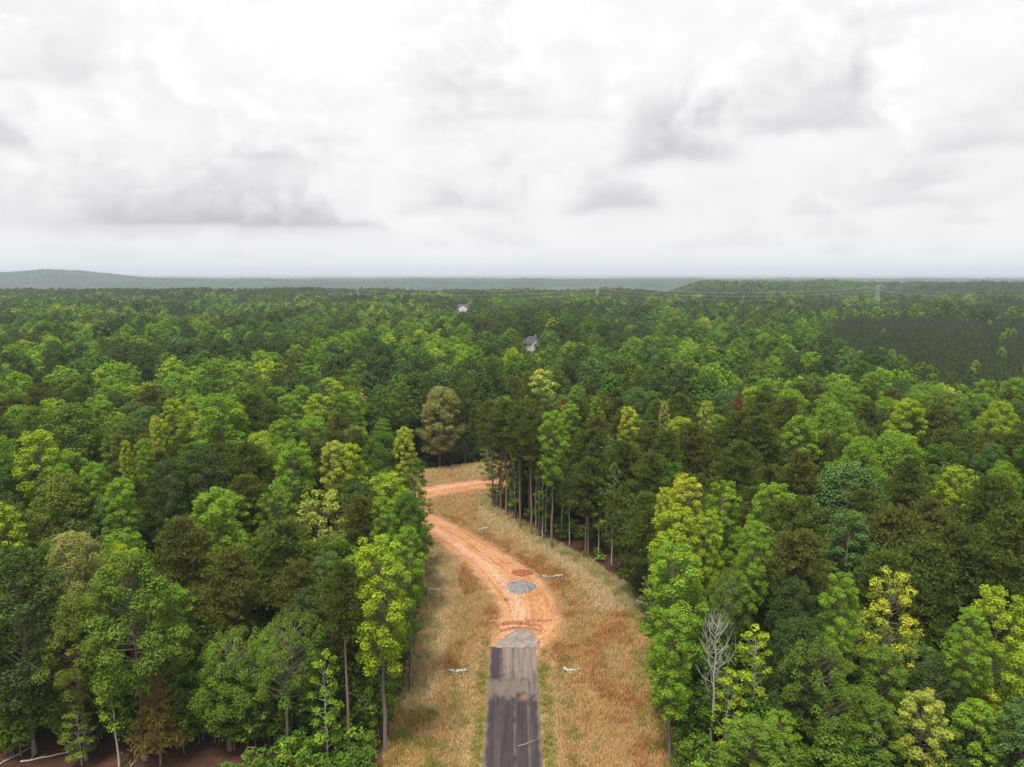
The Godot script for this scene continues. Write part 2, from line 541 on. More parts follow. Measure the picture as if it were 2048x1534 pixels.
func build_roads() -> void:
	# paved road: two lanes of old asphalt, silted over at its far end
	var road_at := func(i: int, j: int) -> Vector3:
		var d := 28.0 + j * 0.25
		var x := -3.0 + i * 0.15
		var edge := 0.0
		if i == 0 or i == 40:
			edge = 0.22 * n_fine.get_noise_2d(d * 0.9, i) + 0.16 * n_fine.get_noise_2d(d * 3.1, i + 5.0)
		return Vector3(x + 0.1 + edge, 0.055 + 0.05 * (1.0 - pow(x / 3.0, 2.0)), -(d + (0.25 * n_fine.get_noise_2d(x * 2.0, 5.0) if j == 240 else 0.0)))
	var road_col := func(_i: int, _j: int, p: Vector3) -> Color:
		var x := p.x - 0.1
		var d := -p.z
		var s := n_mid.get_noise_2d(x * 2.3, d * 0.045)
		var s2 := n_mid.get_noise_2d(x * 6.0 + 9.0, d * 0.09)
		var f := n_mid.get_noise_2d(x * 1.1, d * 0.55)
		var g := n_fine.get_noise_2d(x * 3.0, d * 3.0)
		var c := mixc(Color(0.066, 0.058, 0.062), Color(0.118, 0.100, 0.104), 0.45 + 0.8 * s + 0.5 * s2 + 0.25 * g)
		# silt: thick beyond 80 m on the right three quarters, thin wheel-drawn lines nearer
		var silt := smoothstep(77.0, 83.5, d + 3.0 * f + 1.5 * s) * smoothstep(-1.75, -1.0, x + 0.25 * s2 + 0.2 * f)
		silt *= 0.86 + 0.5 * s2 - 0.6 * exp(-pow((x - 0.05) / 0.16, 2.0))
		silt = maxf(silt, 0.6 * smoothstep(75.5, 78.0, d + 2.0 * f) * (1.0 - smoothstep(79.5, 81.0, d + f)) * smoothstep(-0.3, 0.3, s2 + 0.4))
		var trail := exp(-pow((x - 0.22 - 0.08 * s) / 0.10, 2.0)) * 0.5 + exp(-pow((x - 1.75 - 0.15 * s) / 0.13, 2.0)) * 0.42 + exp(-pow((x + 1.5) / 0.4, 2.0)) * 0.10
		silt = maxf(silt, trail * smoothstep(-0.5, 0.5, f + s2 * 0.6 + 0.25))
		silt = maxf(silt, 0.6 * smoothstep(2.55, 2.95, absf(x) + 0.25 * f))
		c = mixc(c, Color(0.42, 0.335, 0.285), silt)
		return mixc(c, Color(0.55, 0.24, 0.10), 0.75 - Vector2((x - 1.25) / 0.5, (d - 76.6) / 0.9).length() * 0.8 + g * 0.6)
	struct("paved_road", grid_mesh(41, 241, road_at, road_col), M.asphalt, "dark two-lane asphalt road, silted tan at its far end")

	# clay road
	var n := dirt_mid.size()
	var dirt_at := func(i: int, j: int) -> Vector3:
		var q: Vector3 = dirt_mid[j]
		var a: Vector3 = dirt_mid[maxi(j - 1, 0)]
		var b: Vector3 = dirt_mid[mini(j + 1, n - 1)]
		var side := Vector2(-(b.y - a.y), b.x - a.x).normalized() * -1.0
		var u := (i / 28.0) * 2.0 - 1.0
		var hw := q.z + (0.75 * n_mid.get_noise_2d(j * 0.16, 3.0 * signf(u)) if absf(u) > 0.8 else 0.0)
		var x := q.x + side.x * u * hw
		var d := q.y + side.y * u * hw
		var y := land(x, d) + 0.045 + 0.10 * (1.0 - u * u) + 0.05 * n_mid.get_noise_2d(x * 0.4, d * 0.4) + 0.02 * n_fine.get_noise_2d(x * 2.6, d * 2.6)
		y -= 0.07 * (exp(-pow((u + 0.30) / 0.06, 2.0)) + exp(-pow((u + 0.02) / 0.06, 2.0)) + 0.6 * exp(-pow((u - 0.42) / 0.07, 2.0)))
		if d < 90.0:
			y = minf(y, 0.06 + 0.02 * maxf(d - 86.0, 0.0)) - 0.04
		return Vector3(x, maxf(y, land(x, d) + 0.012) if d > 88.4 else y, -d)
	var dirt_col := func(i: int, j: int, p: Vector3) -> Color:
		var u := (i / 28.0) * 2.0 - 1.0
		var s := j * 0.5
		var lane := n_mid.get_noise_2d(u * 5.0 + 2.0, s * 0.035)
		var fine := n_mid.get_noise_2d(u * 14.0, s * 0.10)
		var f := n_mid.get_noise_2d(p.x * 0.35, p.z * 0.35)
		var g := n_fine.get_noise_2d(p.x * 1.7, p.z * 1.7)
		var c := mixc(Color(0.60, 0.235, 0.085), Color(0.82, 0.45, 0.24), 0.66 + 0.65 * lane + 0.35 * fine + 0.55 * n_mid.get_noise_2d(p.x * 0.16, p.z * 0.16 + 3.0) + 0.25 * f + 0.12 * g)
		var worn := exp(-pow((u + 0.35 + 0.1 * f) / 0.28, 2.0))
		c = mixc(c, Color(0.88, 0.57, 0.38), worn * (0.7 + 0.6 * fine))
		c = mixc(c, Color(0.38, 0.13, 0.05), smoothstep(0.16, 0.42, g * 0.4 + fine * 0.9 - 0.1) * 0.5)
		c = mixc(c, Color(0.44, 0.17, 0.07), (exp(-pow((u - 0.13 - 0.05 * lane) / 0.03, 2.0)) + exp(-pow((u + 0.62 + 0.05 * lane) / 0.03, 2.0))) * (0.45 + 0.8 * fine))
		c = mixc(c, Color(0.42, 0.30, 0.13), smoothstep(0.75, 1.05, absf(u) + 0.35 * g) * 0.7)
		return c
	struct("dirt_road", grid_mesh(29, n, dirt_at, dirt_col), M.dirt, "orange clay road winding from the pavement end into the woods")

	# grey gravel spread where the pavement stops
	var gr_at := func(i: int, j: int) -> Vector3:
		var v := j / 22.0
		var u := (i / 22.0) * 2.0 - 1.0
		var half := (2.75 - 1.0 * pow(v, 2.0)) + 0.8 * n_mid.get_noise_2d(v * 3.0, signf(u) * 2.0) * minf(v * 4.0, 1.0)
		var x := 0.75 + u * half + v * 0.5
		var d := 87.75 + v * (4.9 - 1.3 * u * u + 1.3 * n_mid.get_noise_2d(u * 2.0, 8.0))
		var thick := 0.10 + 0.17 * sqrt(maxf(0.0, 1.0 - u * u)) * sin(clampf(v, 0.06, 0.97) * PI) + 0.05 * n_fine.get_noise_2d(x * 3.0, d * 3.0)
		return Vector3(x, thick + 0.06 * minf(v * 8.0, 1.0), -d)
	var gr_col := func(_i: int, _j: int, p: Vector3) -> Color:
		var g := n_fine.get_noise_2d(p.x * 5.0, p.z * 5.0)
		var f := n_mid.get_noise_2d(p.x * 0.8, p.z * 0.8)
		return mixc(mixc(Color(0.20, 0.185, 0.178), Color(0.32, 0.28, 0.255), 0.5 + g + 0.5 * f), Color(0.52, 0.31, 0.19), smoothstep(0.1, 0.5, f) * 0.7)
	struct("gravel_apron", grid_mesh(23, 23, gr_at, gr_col), M.stone, "grey gravel spread over the end of the pavement")


# the land beyond the trees that stand one by one
func build_far_land() -> void:
	pass


func lumpy(r: RandomNumberGenerator, size: Vector3, tone: Color, detail := 1) -> Buf:
	var b := Buf.new()
	stone_into(b, r, Vector3.ZERO, size, tone)
	return b


func stone_into(b: Buf, r: RandomNumberGenerator, at: Vector3, size: Vector3, tone: Color) -> void:
	var pts := []
	var turn := Basis(rnd_dir(r), r.randf() * TAU)
	for p in [Vector3(0, 1, 0), Vector3(0, -1, 0)]:
		pts.append(p)
	for ring in 2:
		for k in 5:
			var a := TAU * (k + 0.5 * ring) / 5.0
			pts.append(Vector3(cos(a) * 0.89, 0.45 if ring == 0 else -0.45, sin(a) * 0.89))
	for k in 12:
		pts[k] = at + (turn * (pts[k] * r.randf_range(0.75, 1.12))) * size
	var col := tone * r.randf_range(0.75, 1.15)
	col.a = 1.0
	for k in 5:
		var k2 := (k + 1) % 5
		b.tri(pts[0], pts[2 + k2], pts[2 + k], col)
		b.tri(pts[2 + k], pts[2 + k2], pts[7 + k], col)
		b.tri(pts[2 + k2], pts[7 + k2], pts[7 + k], col)
		b.tri(pts[1], pts[7 + k], pts[7 + k2], col)


func heap(rx: float, rd: float, high: float, nseed: float, colour: Callable) -> ArrayMesh:
	var at := func(i: int, j: int) -> Vector3:
		var a := TAU * i / 40.0
		var q := j / 14.0
		var out := 1.0 + 0.34 * n_mid.get_noise_2d(cos(a) * 1.4 + nseed, sin(a) * 1.4)
		var x := cos(a) * rx * q * out
		var z := sin(a) * rd * q * out
		var y := high * (pow(maxf(0.0, 1.0 - q), 0.85)) * (1.0 + 0.3 * n_mid.get_noise_2d(x * 0.7 + nseed, z * 0.7)) + 0.07 * n_fine.get_noise_2d(x * 2.2, z * 2.2 + nseed) * (1.0 - q)
		return Vector3(x, y - 0.03 * q, z)
	return grid_mesh(41, 15, at, colour)


func build_rocks_and_heaps() -> void:
	var r := RandomNumberGenerator.new()
	r.seed = 901
	# gravel heap
	var gcol := func(_i: int, _j: int, p: Vector3) -> Color:
		var g := n_fine.get_noise_2d(p.x * 5.0, p.z * 5.0)
		var damp := 1.0 - Vector2((p.x + 1.25) / 0.75, (p.z + 0.9) / 0.9).length() + g * 0.5
		return mixc(mixc(Color(0.19, 0.19, 0.205), Color(0.30, 0.295, 0.30), 0.5 + g), Color(0.07, 0.07, 0.08), damp)
	var t := thing("gravel_heap", "grey gravel heap with a damp dark patch on the clay road", "gravel heap", Vector3(1.5, 0.12, -106.2))
	part("heap", heap(2.2, 2.2, 1.15, 4.0, gcol), M.stone, t)
	var sb := Buf.new()
	for k in 260:
		var a := r.randf() * TAU
		var q := sqrt(r.randf()) * r.randf_range(0.8, 1.3)
		var s := r.randf_range(0.05, 0.13)
		stone_into(sb, r, Vector3(cos(a) * 2.2 * q, 1.1 * maxf(0.0, 1.0 - q) + 0.03, sin(a) * 2.3 * q), Vector3(s, s * 0.8, s), Color(0.33, 0.325, 0.32) if r.randf() < 0.75 else Color(0.62, 0.60, 0.56))
	part("loose_stones", sb.mesh(), M.stone, t).set_meta("kind", "stuff")
	# red clay spoil
	var ccol := func(_i: int, _j: int, p: Vector3) -> Color:
		var g := n_fine.get_noise_2d(p.x * 2.5, p.z * 2.5)
		return mixc(Color(0.34, 0.11, 0.05), Color(0.55, 0.25, 0.13), 0.45 + g)
	var h := whole("clay_heap", heap(1.9, 1.35, 0.7, 9.0, ccol), M.dirt)
	h.position = Vector3(1.6, 0.08, -111.6)
	tag(h, "low heap of red clay just behind the gravel heap", "clay heap")
	h = whole("clay_clod", heap(0.34, 0.5, 0.24, 19.0, ccol), M.dirt)
	h.position = Vector3(-0.9, 0.12, -101.9)
	tag(h, "small lone clod of red clay on the pale road before the gravel heap", "clay clod")
	for k in 3:
		var arc: Array = [[0.6, 94.4, 3.6, 1.0, 0.42], [1.2, 92.95, 2.9, 0.75, 0.36], [3.6, 95.1, 2.2, -0.3, 0.24]][k]
		var b_at := func(i: int, j: int) -> Vector3:
			var u := (i / 36.0) * 2.0 - 1.0
			var w := (j / 8.0) * 2.0 - 1.0
			var x: float = arc[0] + u * arc[2]
			var d: float = arc[1] - arc[3] * u * u + w * 0.42 * (1.0 + 0.3 * n_mid.get_noise_2d(u * 3.0, k * 7.0))
			return Vector3(x, 0.10 + arc[4] * (1.0 - w * w) * sqrt(maxf(0.0, 1.0 - u * u)) * (1.0 + 0.55 * n_fine.get_noise_2d(x * 1.8, d * 1.8)) - 0.06, -d)
		var b_col := func(_i: int, j: int, p: Vector3) -> Color:
			return mixc(Color(0.42, 0.15, 0.07), Color(0.66, 0.34, 0.19), 0.45 + n_fine.get_noise_2d(p.x * 2.0, p.z * 2.0))
		var bm := whole("clay_berm", grid_mesh(37, 9, b_at, b_col), M.dirt)
		tag(bm, ["long curved ridge of red clay across the start of the clay road", "curved ridge of red clay against the edge of the gravel spread", "short low clay ridge on the right of the clay road, beside the long curved one"][k], "clay ridge")
	# stone check dams in the swales
	var dams := [
		[-7.2, 82.6, 2.7, 0.0, "white stone check dam in the grass left of the pavement"], [7.85, 82.6, 2.8, 0.0, "white stone check dam in the grass right of the pavement"],
		[6.5, 110.4, 3.1, 0.15, "grey stone check dam in the swale beside the gravel heap"], [-6.3, 132.8, 3.2, 0.35, "farthest stone check dam, in the swale inside the road bend"],
		[-12.0, 104.9, 1.5, 0.0, "small cluster of pale stones in the straw grass on the left"], [19.4, 100.4, 2.0, -0.6, "pile of pale rocks at the corner of the clearing under the woods"]]
	for dm in dams:
		var dt := thing("stone_check_dam", dm[4], "check dam", Vector3(dm[0], land(dm[0], dm[1]), -dm[1]), dm[3])
		var fill := Buf.new()
		for k in 110:
			var px: float = r.randf_range(-0.5, 0.5) * dm[2]
			var pz := r.randfn(0.0, 0.28)
			var s := r.randf_range(0.07, 0.15)
			stone_into(fill, r, Vector3(px, 0.30 * exp(-pz * pz * 5.0) * (0.7 + pow(px / dm[2] * 2.0, 2.0) * 0.7), pz), Vector3(s, s * 0.75, s), Color(0.48, 0.465, 0.44))
		part("stones", fill.mesh(), M.stone, dt).set_meta("kind", "stuff")
		for k in 9:
			var one := Buf.new()
			var s := r.randf_range(0.16, 0.26)
			stone_into(one, r, Vector3.ZERO, Vector3(s, s * 0.75, s), Color(0.54, 0.525, 0.50))
			var o := part("stone", one.mesh(), M.stone, dt)
			var px: float = (k / 8.0 - 0.5) * dm[2] + r.randf_range(-0.1, 0.1)
			o.position = Vector3(px, 0.30 + r.randf_range(-0.05, 0.12), r.randf_range(-0.15, 0.3))


# ---------------------------------------------------------------- trees
var kinds := {}     # kind -> variants {trunk, crown, h, r, bark}


func profile(shape: String, t: float) -> float:
	match shape:
		"dome":
			return sqrt(maxf(0.04, 1.0 - pow(t, 2.2))) * (0.72 + 0.28 * smoothstep(0.0, 0.35, t))
		"ovoid":
			return pow(sin(PI * clampf(0.13 + 0.80 * t, 0.0, 1.0)), 0.8)
		"plume":
			return pow(sin(PI * clampf(0.20 + 0.66 * t, 0.0, 1.0)), 0.75)
		"arch":
			return 0.55 + 0.45 * sin(PI * clampf(t * 0.9 + 0.12, 0.0, 1.0)) if t < 0.9 else 0.5
		"cone":
			return (1.0 - t) * 0.92 + 0.10
		"round_cone":
			return pow(sin(PI * clampf(0.24 + 0.72 * t, 0.0, 1.0)), 0.65)
	return 1.0


func leaf(b: Buf, r: RandomNumberGenerator, p: Vector3, n: Vector3, size: float, col: Color) -> void:
	var s := n.cross(rnd_dir(r)).normalized()
	var t := n.cross(s)
	var a := t * (size * 0.5)
	var w := s * (size * 0.34)
	var drop := n * (size * 0.10)
	b.quad(p - a - drop, p + w, p + a - drop, p - w, col)


func trunk_tube(b: Buf, r: RandomNumberGenerator, top: float, base_r: float, lean: float, sides := 7) -> PackedVector3Array:
	var pts := PackedVector3Array()
	var rad := PackedFloat32Array()
	var a := r.randf() * TAU
	var dir := Vector3(cos(a), 0, sin(a)) * lean
	var n := 8
	for k in n + 1:
		var t := float(k) / n
		pts.append(Vector3(0, -0.6 + t * (top + 0.6), 0) + dir * t * t * top + Vector3(r.randfn(0, 0.07), 0, r.randfn(0, 0.07)) * minf(1.0, k))
		rad.append(base_r * (1.0 - 0.86 * t) * (1.35 if k == 0 else 1.0))
	b.tube(pts, rad, sides, Color(1, 1, 1))
	return pts


func along(pts: PackedVector3Array, y: float) -> Vector3:
	for k in pts.size() - 1:
		if pts[k + 1].y >= y:
			return pts[k].lerp(pts[k + 1], clampf((y - pts[k].y) / maxf(pts[k + 1].y - pts[k].y, 0.01), 0.0, 1.0))
	return pts[pts.size() - 1]


# o: h, r (crown radius), base (crown base as a share of h), clumps, clump (radius), leaf, leaves, shape, open (0 dense .. 1 thin), droop
func broadleaf(s: int, o: Dictionary) -> Dictionary:
	var r := RandomNumberGenerator.new()
	r.seed = s
	var b := Buf.new()
	var tb := Buf.new()
	var lb := Buf.new()
	var h: float = o.h
	var hb: float = h * o.base
	var trunk := trunk_tube(tb, r, h * 0.86, h * o.get("girth", 0.0105), o.get("lean", 0.015))
	var nc: int = o.clumps
	var blobs := []
	var total := 0.0
	for k in nc:
		var f := (k + 0.5) / nc
		var rc: float = o.clump * r.randf_range(0.7, 1.3) * (1.0 - 0.25 * f)
		var y := lerpf(hb, h - rc * 0.75, pow(f, 0.85))
		var ang := k * 2.3999 + r.randf_range(-0.5, 0.5)
		var rad: float = maxf(0.0, o.r * profile(o.shape, (y - hb) / (h - hb)) - rc * 0.55) * pow(r.randf_range(0.3, 1.0), 0.45) * r.randf_range(0.88, 1.14)
		if k == nc - 1:
			rad *= 0.2
		var mid := along(trunk, y)
		var c := Vector3(mid.x + cos(ang) * rad, y, mid.z + sin(ang) * rad)
		blobs.append([c, rc, r.randf_range(0.74, 1.0), r.randf_range(0.93, 1.07)])
		total += rc * rc
		# the limb that carries this clump
		var start := along(trunk, clampf(y - rad * r.randf_range(0.4, 0.95) - rc * 0.4, h * o.base * r.randf_range(0.6, 1.0), h * 0.8))
		var bend := start.lerp(c, 0.5) + Vector3(0, -0.12 * rad + 0.1 * rc, 0)
		var limb := 0.03 + 0.014 * rad
		lb.tube(PackedVector3Array([start, bend, c + Vector3(0, rc * 0.2, 0)]), PackedFloat32Array([limb, limb * 0.65, limb * 0.25]), 4, Color(1, 1, 1))
		if o.get("twigs", 0) > 0:
			for q in o.twigs:
				var e := c + rnd_dir(r) * rc * 0.9 + Vector3(0, rc * 0.35, 0)
				lb.tube(PackedVector3Array([bend.lerp(c, r.randf_range(0.2, 0.9)), e]), PackedFloat32Array([limb * 0.4, 0.012]), 3, Color(1, 1, 1))
	var open: float = o.get("open", 0.0)
	var droop: float = o.get("droop", 0.0)
	for bl in blobs:
		var c: Vector3 = bl[0]
		var rc: float = bl[1]
		var n := int(o.leaves * rc * rc / total)
		for k in n:
			var dir := rnd_dir(r)
			if dir.y < -0.25 and r.randf() < 0.65:
				dir.y = -dir.y
			var lump := 1.0 + 0.42 * n_leaf.get_noise_3d(dir.x * 1.9 + c.x, dir.y * 1.9 + c.y, dir.z * 1.9 + c.z)
			var deep := 0.5 + 0.5 * pow(r.randf(), 0.38 + open)
			var p := c + Vector3(dir.x, dir.y * 0.82, dir.z) * rc * lump * deep
			p.y -= droop * rc * (dir.x * dir.x + dir.z * dir.z) * deep
			if open > 0.0 and n_leaf.get_noise_3d(p.x * 1.1, p.y * 1.1, p.z * 1.1) < open - 0.75:
				continue
			var nn: Vector3 = (dir * 0.75 + Vector3(0, 0.5, 0) + rnd_dir(r) * o.get("ruffle", 0.6)).normalized()
			var v: float = bl[2] * r.randf_range(0.55, 1.0)
			var hue: float = bl[3] * r.randf_range(0.93, 1.07)
			leaf(b, r, p, nn, o.leaf * r.randf_range(0.5, 1.45), Color(minf(v * hue, 1.0), minf(v, 1.0), minf(v / hue, 1.0)))
	return {"trunk": tb.mesh(true), "limbs": lb.mesh(true), "crown": b.mesh(), "h": h, "r": o.r, "base": o.base}


# o: h, r, base, whorls, per, tuft (needle length), tufts, shape, rise
func conifer(s: int, o: Dictionary) -> Dictionary:
	var r := RandomNumberGenerator.new()
	r.seed = s
	var b := Buf.new()
	var tb := Buf.new()
	var lb := Buf.new()
	var h: float = o.h
	var trunk := trunk_tube(tb, r, h * 0.97, h * o.get("girth", 0.0095), 0.008)
	var hb: float = h * o.base
	var boughs := []
	var total := 0.0
	for k in o.whorls:
		var f: float = (k + r.randf() * 0.8) / o.whorls
		var y := lerpf(hb, h * 0.985, f)
		for q in o.per:
			var a: float = (q + 0.5 * (k % 2) + r.randf_range(-0.3, 0.3)) * TAU / o.per
			var length: float = o.r * profile(o.shape, f) * (r.randf_range(0.42, 1.2) if o.shape == "round_cone" else r.randf_range(0.62, 1.12))
			var start := along(trunk, y)
			var rise: float = o.rise * length * r.randf_range(0.5, 1.3)
			var tip := start + Vector3(cos(a) * length, rise, sin(a) * length)
			lb.tube(PackedVector3Array([start, start.lerp(tip, 0.55) + Vector3(0, -0.08 * length, 0), tip]), PackedFloat32Array([0.025 + 0.014 * length, 0.025 + 0.005 * length, 0.015]), 3, Color(1, 1, 1))
			boughs.append([start, tip, length, r.randf_range(0.84, 1.0), r.randf_range(0.92, 1.08)])
			total += length + 0.5
	for k in o.get("dead", 0):
		var y := r.randf_range(h * 0.3, hb)
		var a := r.randf() * TAU
		var e := along(trunk, y)
		var l := r.randf_range(0.5, 1.6)
		tb.tube(PackedVector3Array([e, e + Vector3(cos(a) * l, r.randf_range(-0.2, 0.3), sin(a) * l)]), PackedFloat32Array([0.035, 0.01]), 3, Color(1, 1, 1))
	var needle: float = o.tuft
	for bo in boughs:
		var st: Vector3 = bo[0]
		var tip: Vector3 = bo[1]
		var n := int(o.tufts * (bo[2] + 0.5) / total)
		for k in n:
			var t := pow(r.randf(), 0.55)
			var spread: float = (0.16 + 0.30 * t) * minf(bo[2], 2.4) * o.get("puff", 1.0)
			var p := st.lerp(tip, 0.22 + 0.80 * t) + Vector3(r.randfn(0, 0.5), absf(r.randfn(0, 0.42)) - 0.12, r.randfn(0, 0.5)) * spread
			var axis := ((tip - st).normalized() * 0.5 + Vector3(0, 0.55, 0) + rnd_dir(r) * 0.7).normalized()
			var v: float = bo[3] * r.randf_range(0.62, 1.0)
			var hue: float = bo[4] * r.randf_range(0.94, 1.06)
			var col := Color(minf(v * hue, 1.0), minf(v, 1.0), minf(v / hue, 1.0))
			for q in 4:
				var dir := (axis + rnd_dir(r) * 0.85).normalized()
				var side := dir.cross(rnd_dir(r)).normalized() * needle * 0.13
				b.tri(p - side, p + dir * needle * r.randf_range(0.7, 1.2), p + side, col)
	return {"trunk": tb.mesh(true), "limbs": lb.mesh(true), "crown": b.mesh(), "h": h, "r": o.r, "base": o.base}


func build_tree_kinds() -> void:
	kinds.oak = []
	for k in 5:
		kinds.oak.append(broadleaf(100 + k, {"h": 23.0, "r": 5.6, "base": 0.24 + 0.04 * (k % 3), "clumps": 84, "clump": 1.35, "leaf": 0.235, "leaves": 29000, "shape": "dome"}))
	kinds.tulip = []
	for k in 5:
		kinds.tulip.append(broadleaf(200 + k, {"h": 24.0, "r": 3.4, "base": 0.24 + 0.05 * (k % 3), "clumps": 74, "clump": 0.95, "leaf": 0.23, "leaves": 20000, "shape": "plume", "open": 0.10}))
	kinds.round = []
	for k in 4:
		kinds.round.append(broadleaf(300 + k, {"h": 22.0, "r": 4.1, "base": 0.22, "clumps": 74, "clump": 1.08, "leaf": 0.23, "leaves": 21500, "shape": "ovoid", "open": 0.05}))
	kinds.sparse = []
	for k in 2:
		kinds.sparse.append(broadleaf(400 + k, {"h": 21.0, "r": 3.6, "base": 0.32, "clumps": 46, "clump": 0.95, "leaf": 0.26, "leaves": 6500, "shape": "plume", "open": 0.42, "twigs": 4}))
	kinds.slim = []
	for k in 4:
		kinds.slim.append(broadleaf(500 + k, {"h": 14.0, "r": 1.8, "base": 0.22, "clumps": 26, "clump": 0.68, "leaf": 0.23, "leaves": 3600, "shape": "plume", "open": 0.35, "girth": 0.0085, "twigs": 1}))
	kinds.pole = []
	for k in 4:
		kinds.pole.append(broadleaf(540 + k, {"h": 17.0, "r": 1.6, "base": 0.42, "clumps": 24, "clump": 0.62, "leaf": 0.22, "leaves": 2600, "shape": "plume", "open": 0.35, "girth": 0.0075, "twigs": 1}))
	kinds.lacy = []
	for k in 3:
		kinds.lacy.append(broadleaf(600 + k, {"h": 16.0, "r": 5.4, "base": 0.24, "clumps": 90, "clump": 1.0, "leaf": 0.19, "leaves": 22000, "shape": "arch", "open": 0.22, "droop": 0.75, "lean": 0.10, "girth": 0.013, "twigs": 2}))
	kinds.pine = []
	for k in 6:
		kinds.pine.append(conifer(700 + k, {"h": 23.5, "r": 3.2, "base": 0.51 + 0.03 * (k % 3), "whorls": 17, "per": 5, "tuft": 0.40, "tufts": 6500, "shape": "round_cone", "rise": 0.30, "dead": 8}))
	kinds.cedar = [conifer(801, {"h": 11.0, "r": 2.7, "base": 0.22, "whorls": 19, "per": 6, "tuft": 0.30, "tufts": 4200, "shape": "cone", "rise": 0.05, "dead": 14, "puff": 0.7})]
	# coarser trees for the distance
	kinds.mid_oak = []
	kinds.mid_tulip = []
	kinds.mid_pine = []
	for k in 5:
		kinds.mid_oak.append(broadleaf(900 + k, {"h": 21.0, "r": 6.0, "base": 0.26, "clumps": 34, "clump": 1.9, "leaf": 0.52, "leaves": 4600, "shape": "dome", "ruffle": 0.4}))
		kinds.mid_tulip.append(broadleaf(920 + k, {"h": 23.0, "r": 3.9, "base": 0.26, "clumps": 30, "clump": 1.4, "leaf": 0.48, "leaves": 3300, "shape": "plume", "ruffle": 0.4}))
	for k in 3:
		kinds.mid_pine.append(conifer(940 + k, {"h": 22.0, "r": 3.2, "base": 0.42, "whorls": 11, "per": 5, "tuft": 0.7, "tufts": 1000, "shape": "round_cone", "rise": 0.28}))
	kinds.far_oak = []
	kinds.far_tulip = []
	kinds.far_pine = []
	for k in 4:
		kinds.far_oak.append(broadleaf(960 + k, {"h": 20.0, "r": 6.2, "base": 0.25, "clumps": 18, "clump": 2.4, "leaf": 1.15, "leaves": 760, "shape": "dome", "ruffle": 0.3}))
		kinds.far_tulip.append(broadleaf(970 + k, {"h": 22.0, "r": 4.4, "base": 0.25, "clumps": 14, "clump": 1.9, "leaf": 1.05, "leaves": 560, "shape": "plume", "ruffle": 0.3}))
	for k in 2:
		kinds.far_pine.append(conifer(980 + k, {"h": 20.0, "r": 3.2, "base": 0.3, "whorls": 7, "per": 4, "tuft": 1.4, "tufts": 190, "shape": "round_cone", "rise": 0.25}))
	kinds.young_pine = []
	for k in 3:
		kinds.young_pine.append(conifer(990 + k, {"h": 12.0, "r": 2.0, "base": 0.18, "whorls": 9, "per": 5, "tuft": 0.65, "tufts": 420, "shape": "cone", "rise": 0.2}))
	kinds.clump = []
	for k in 3:
		kinds.clump.append(broadleaf(1000 + k, {"h": 20.0, "r": 12.0, "base": 0.3, "clumps": 18, "clump": 4.6, "leaf": 3.2, "leaves": 220, "shape": "dome", "ruffle": 0.25}))


const TONE_WORDS := {"yellow": "yellow", "spring": "pale-green", "lime": "lime-green", "fresh": "fresh-green", "mid": "mid-green", "darkfresh": "deep-green", "dark": "dark",
	"bluegreen": "blue-green", "lacy": "bright-green", "olive": "olive-green", "cream": "cream-tinged", "pine": "dark-olive", "pinebrown": "brown-olive", "rust": "rust-tinted", "deadorange": "orange dead", "plantation": "dull brown"}
const CALLED := {"oak": "oak_tree", "tulip": "poplar_tree", "round": "maple_tree", "sparse": "spring_poplar_tree", "slim": "sapling_tree", "pole": "slender_tree", "lacy": "feathery_tree", "pine": "pine_tree", "cedar": "cedar_tree"}
const SHAPE_WORDS := {"oak": "domed tree", "tulip": "upright tree", "round": "rounded tree", "sparse": "thin-leaved tree", "slim": "slender sapling", "pole": "slender tree", "lacy": "feathery tree", "pine": "pine", "cedar": "cedar"}


func plant(kind: String, tone: String, x: float, d: float, h: float, r: float, label: String, variant := -1, group := "") -> Node3D:
	var list: Array = kinds[kind]
	var v: Dictionary = list[variant if variant >= 0 else rng.randi() % list.size()]
	var t := thing(CALLED[kind], label, "tree", Vector3(x, land(x, d), -d), rng.randf() * TAU, group)
	var bark: Material = M.bark_pine if kind in ["pine", "cedar"] else M.bark_grey
	if kind in ["slim", "pole"] or rng.randf() < 0.12 and kind == "tulip":
		bark = M.bark_pale
	var at := crown_place(kind, v, h, r)
	var stem := part("trunk", v.trunk, bark, t)
	stem.scale = Vector3.ONE * (h / v.h)
	var limbs := part("limbs", v.limbs, M.bark_grey if not kind in ["slim", "pole"] else bark, t)
	limbs.transform = at
	limbs.set_meta("kind", "stuff")
	part("crown", v.crown, M.tone[tone], t).transform = at
	return t


# crowns are as deep as their width asks for, and hang from the top of the tree
const DEPTH := {"oak": [2.1, 3.0], "round": [2.5, 3.0], "tulip": [3.5, 3.5], "far": [2.2, 4.0], "sparse": [3.0, 3.0], "slim": [4.5, 2.0], "pole": [4.0, 3.0], "lacy": [1.7, 2.0], "pine": [2.4, 3.2], "cedar": [4.0, 3.0]}


func crown_place(kind: String, v: Dictionary, h: float, r: float) -> Transform3D:
	var rule: Array = DEPTH.get(kind, [0.0, h * 0.8] if kind.ends_with("pine") or not kind.contains("_") else DEPTH.far)
	var depth: float = clampf(rule[0] * r + rule[1], h * 0.3, h * 0.84)
	var k: float = depth / (v.h * (1.0 - v.base))
	return Transform3D(Basis().scaled(Vector3(r / v.r, k, r / v.r)), Vector3(0, h - v.h * k, 0))


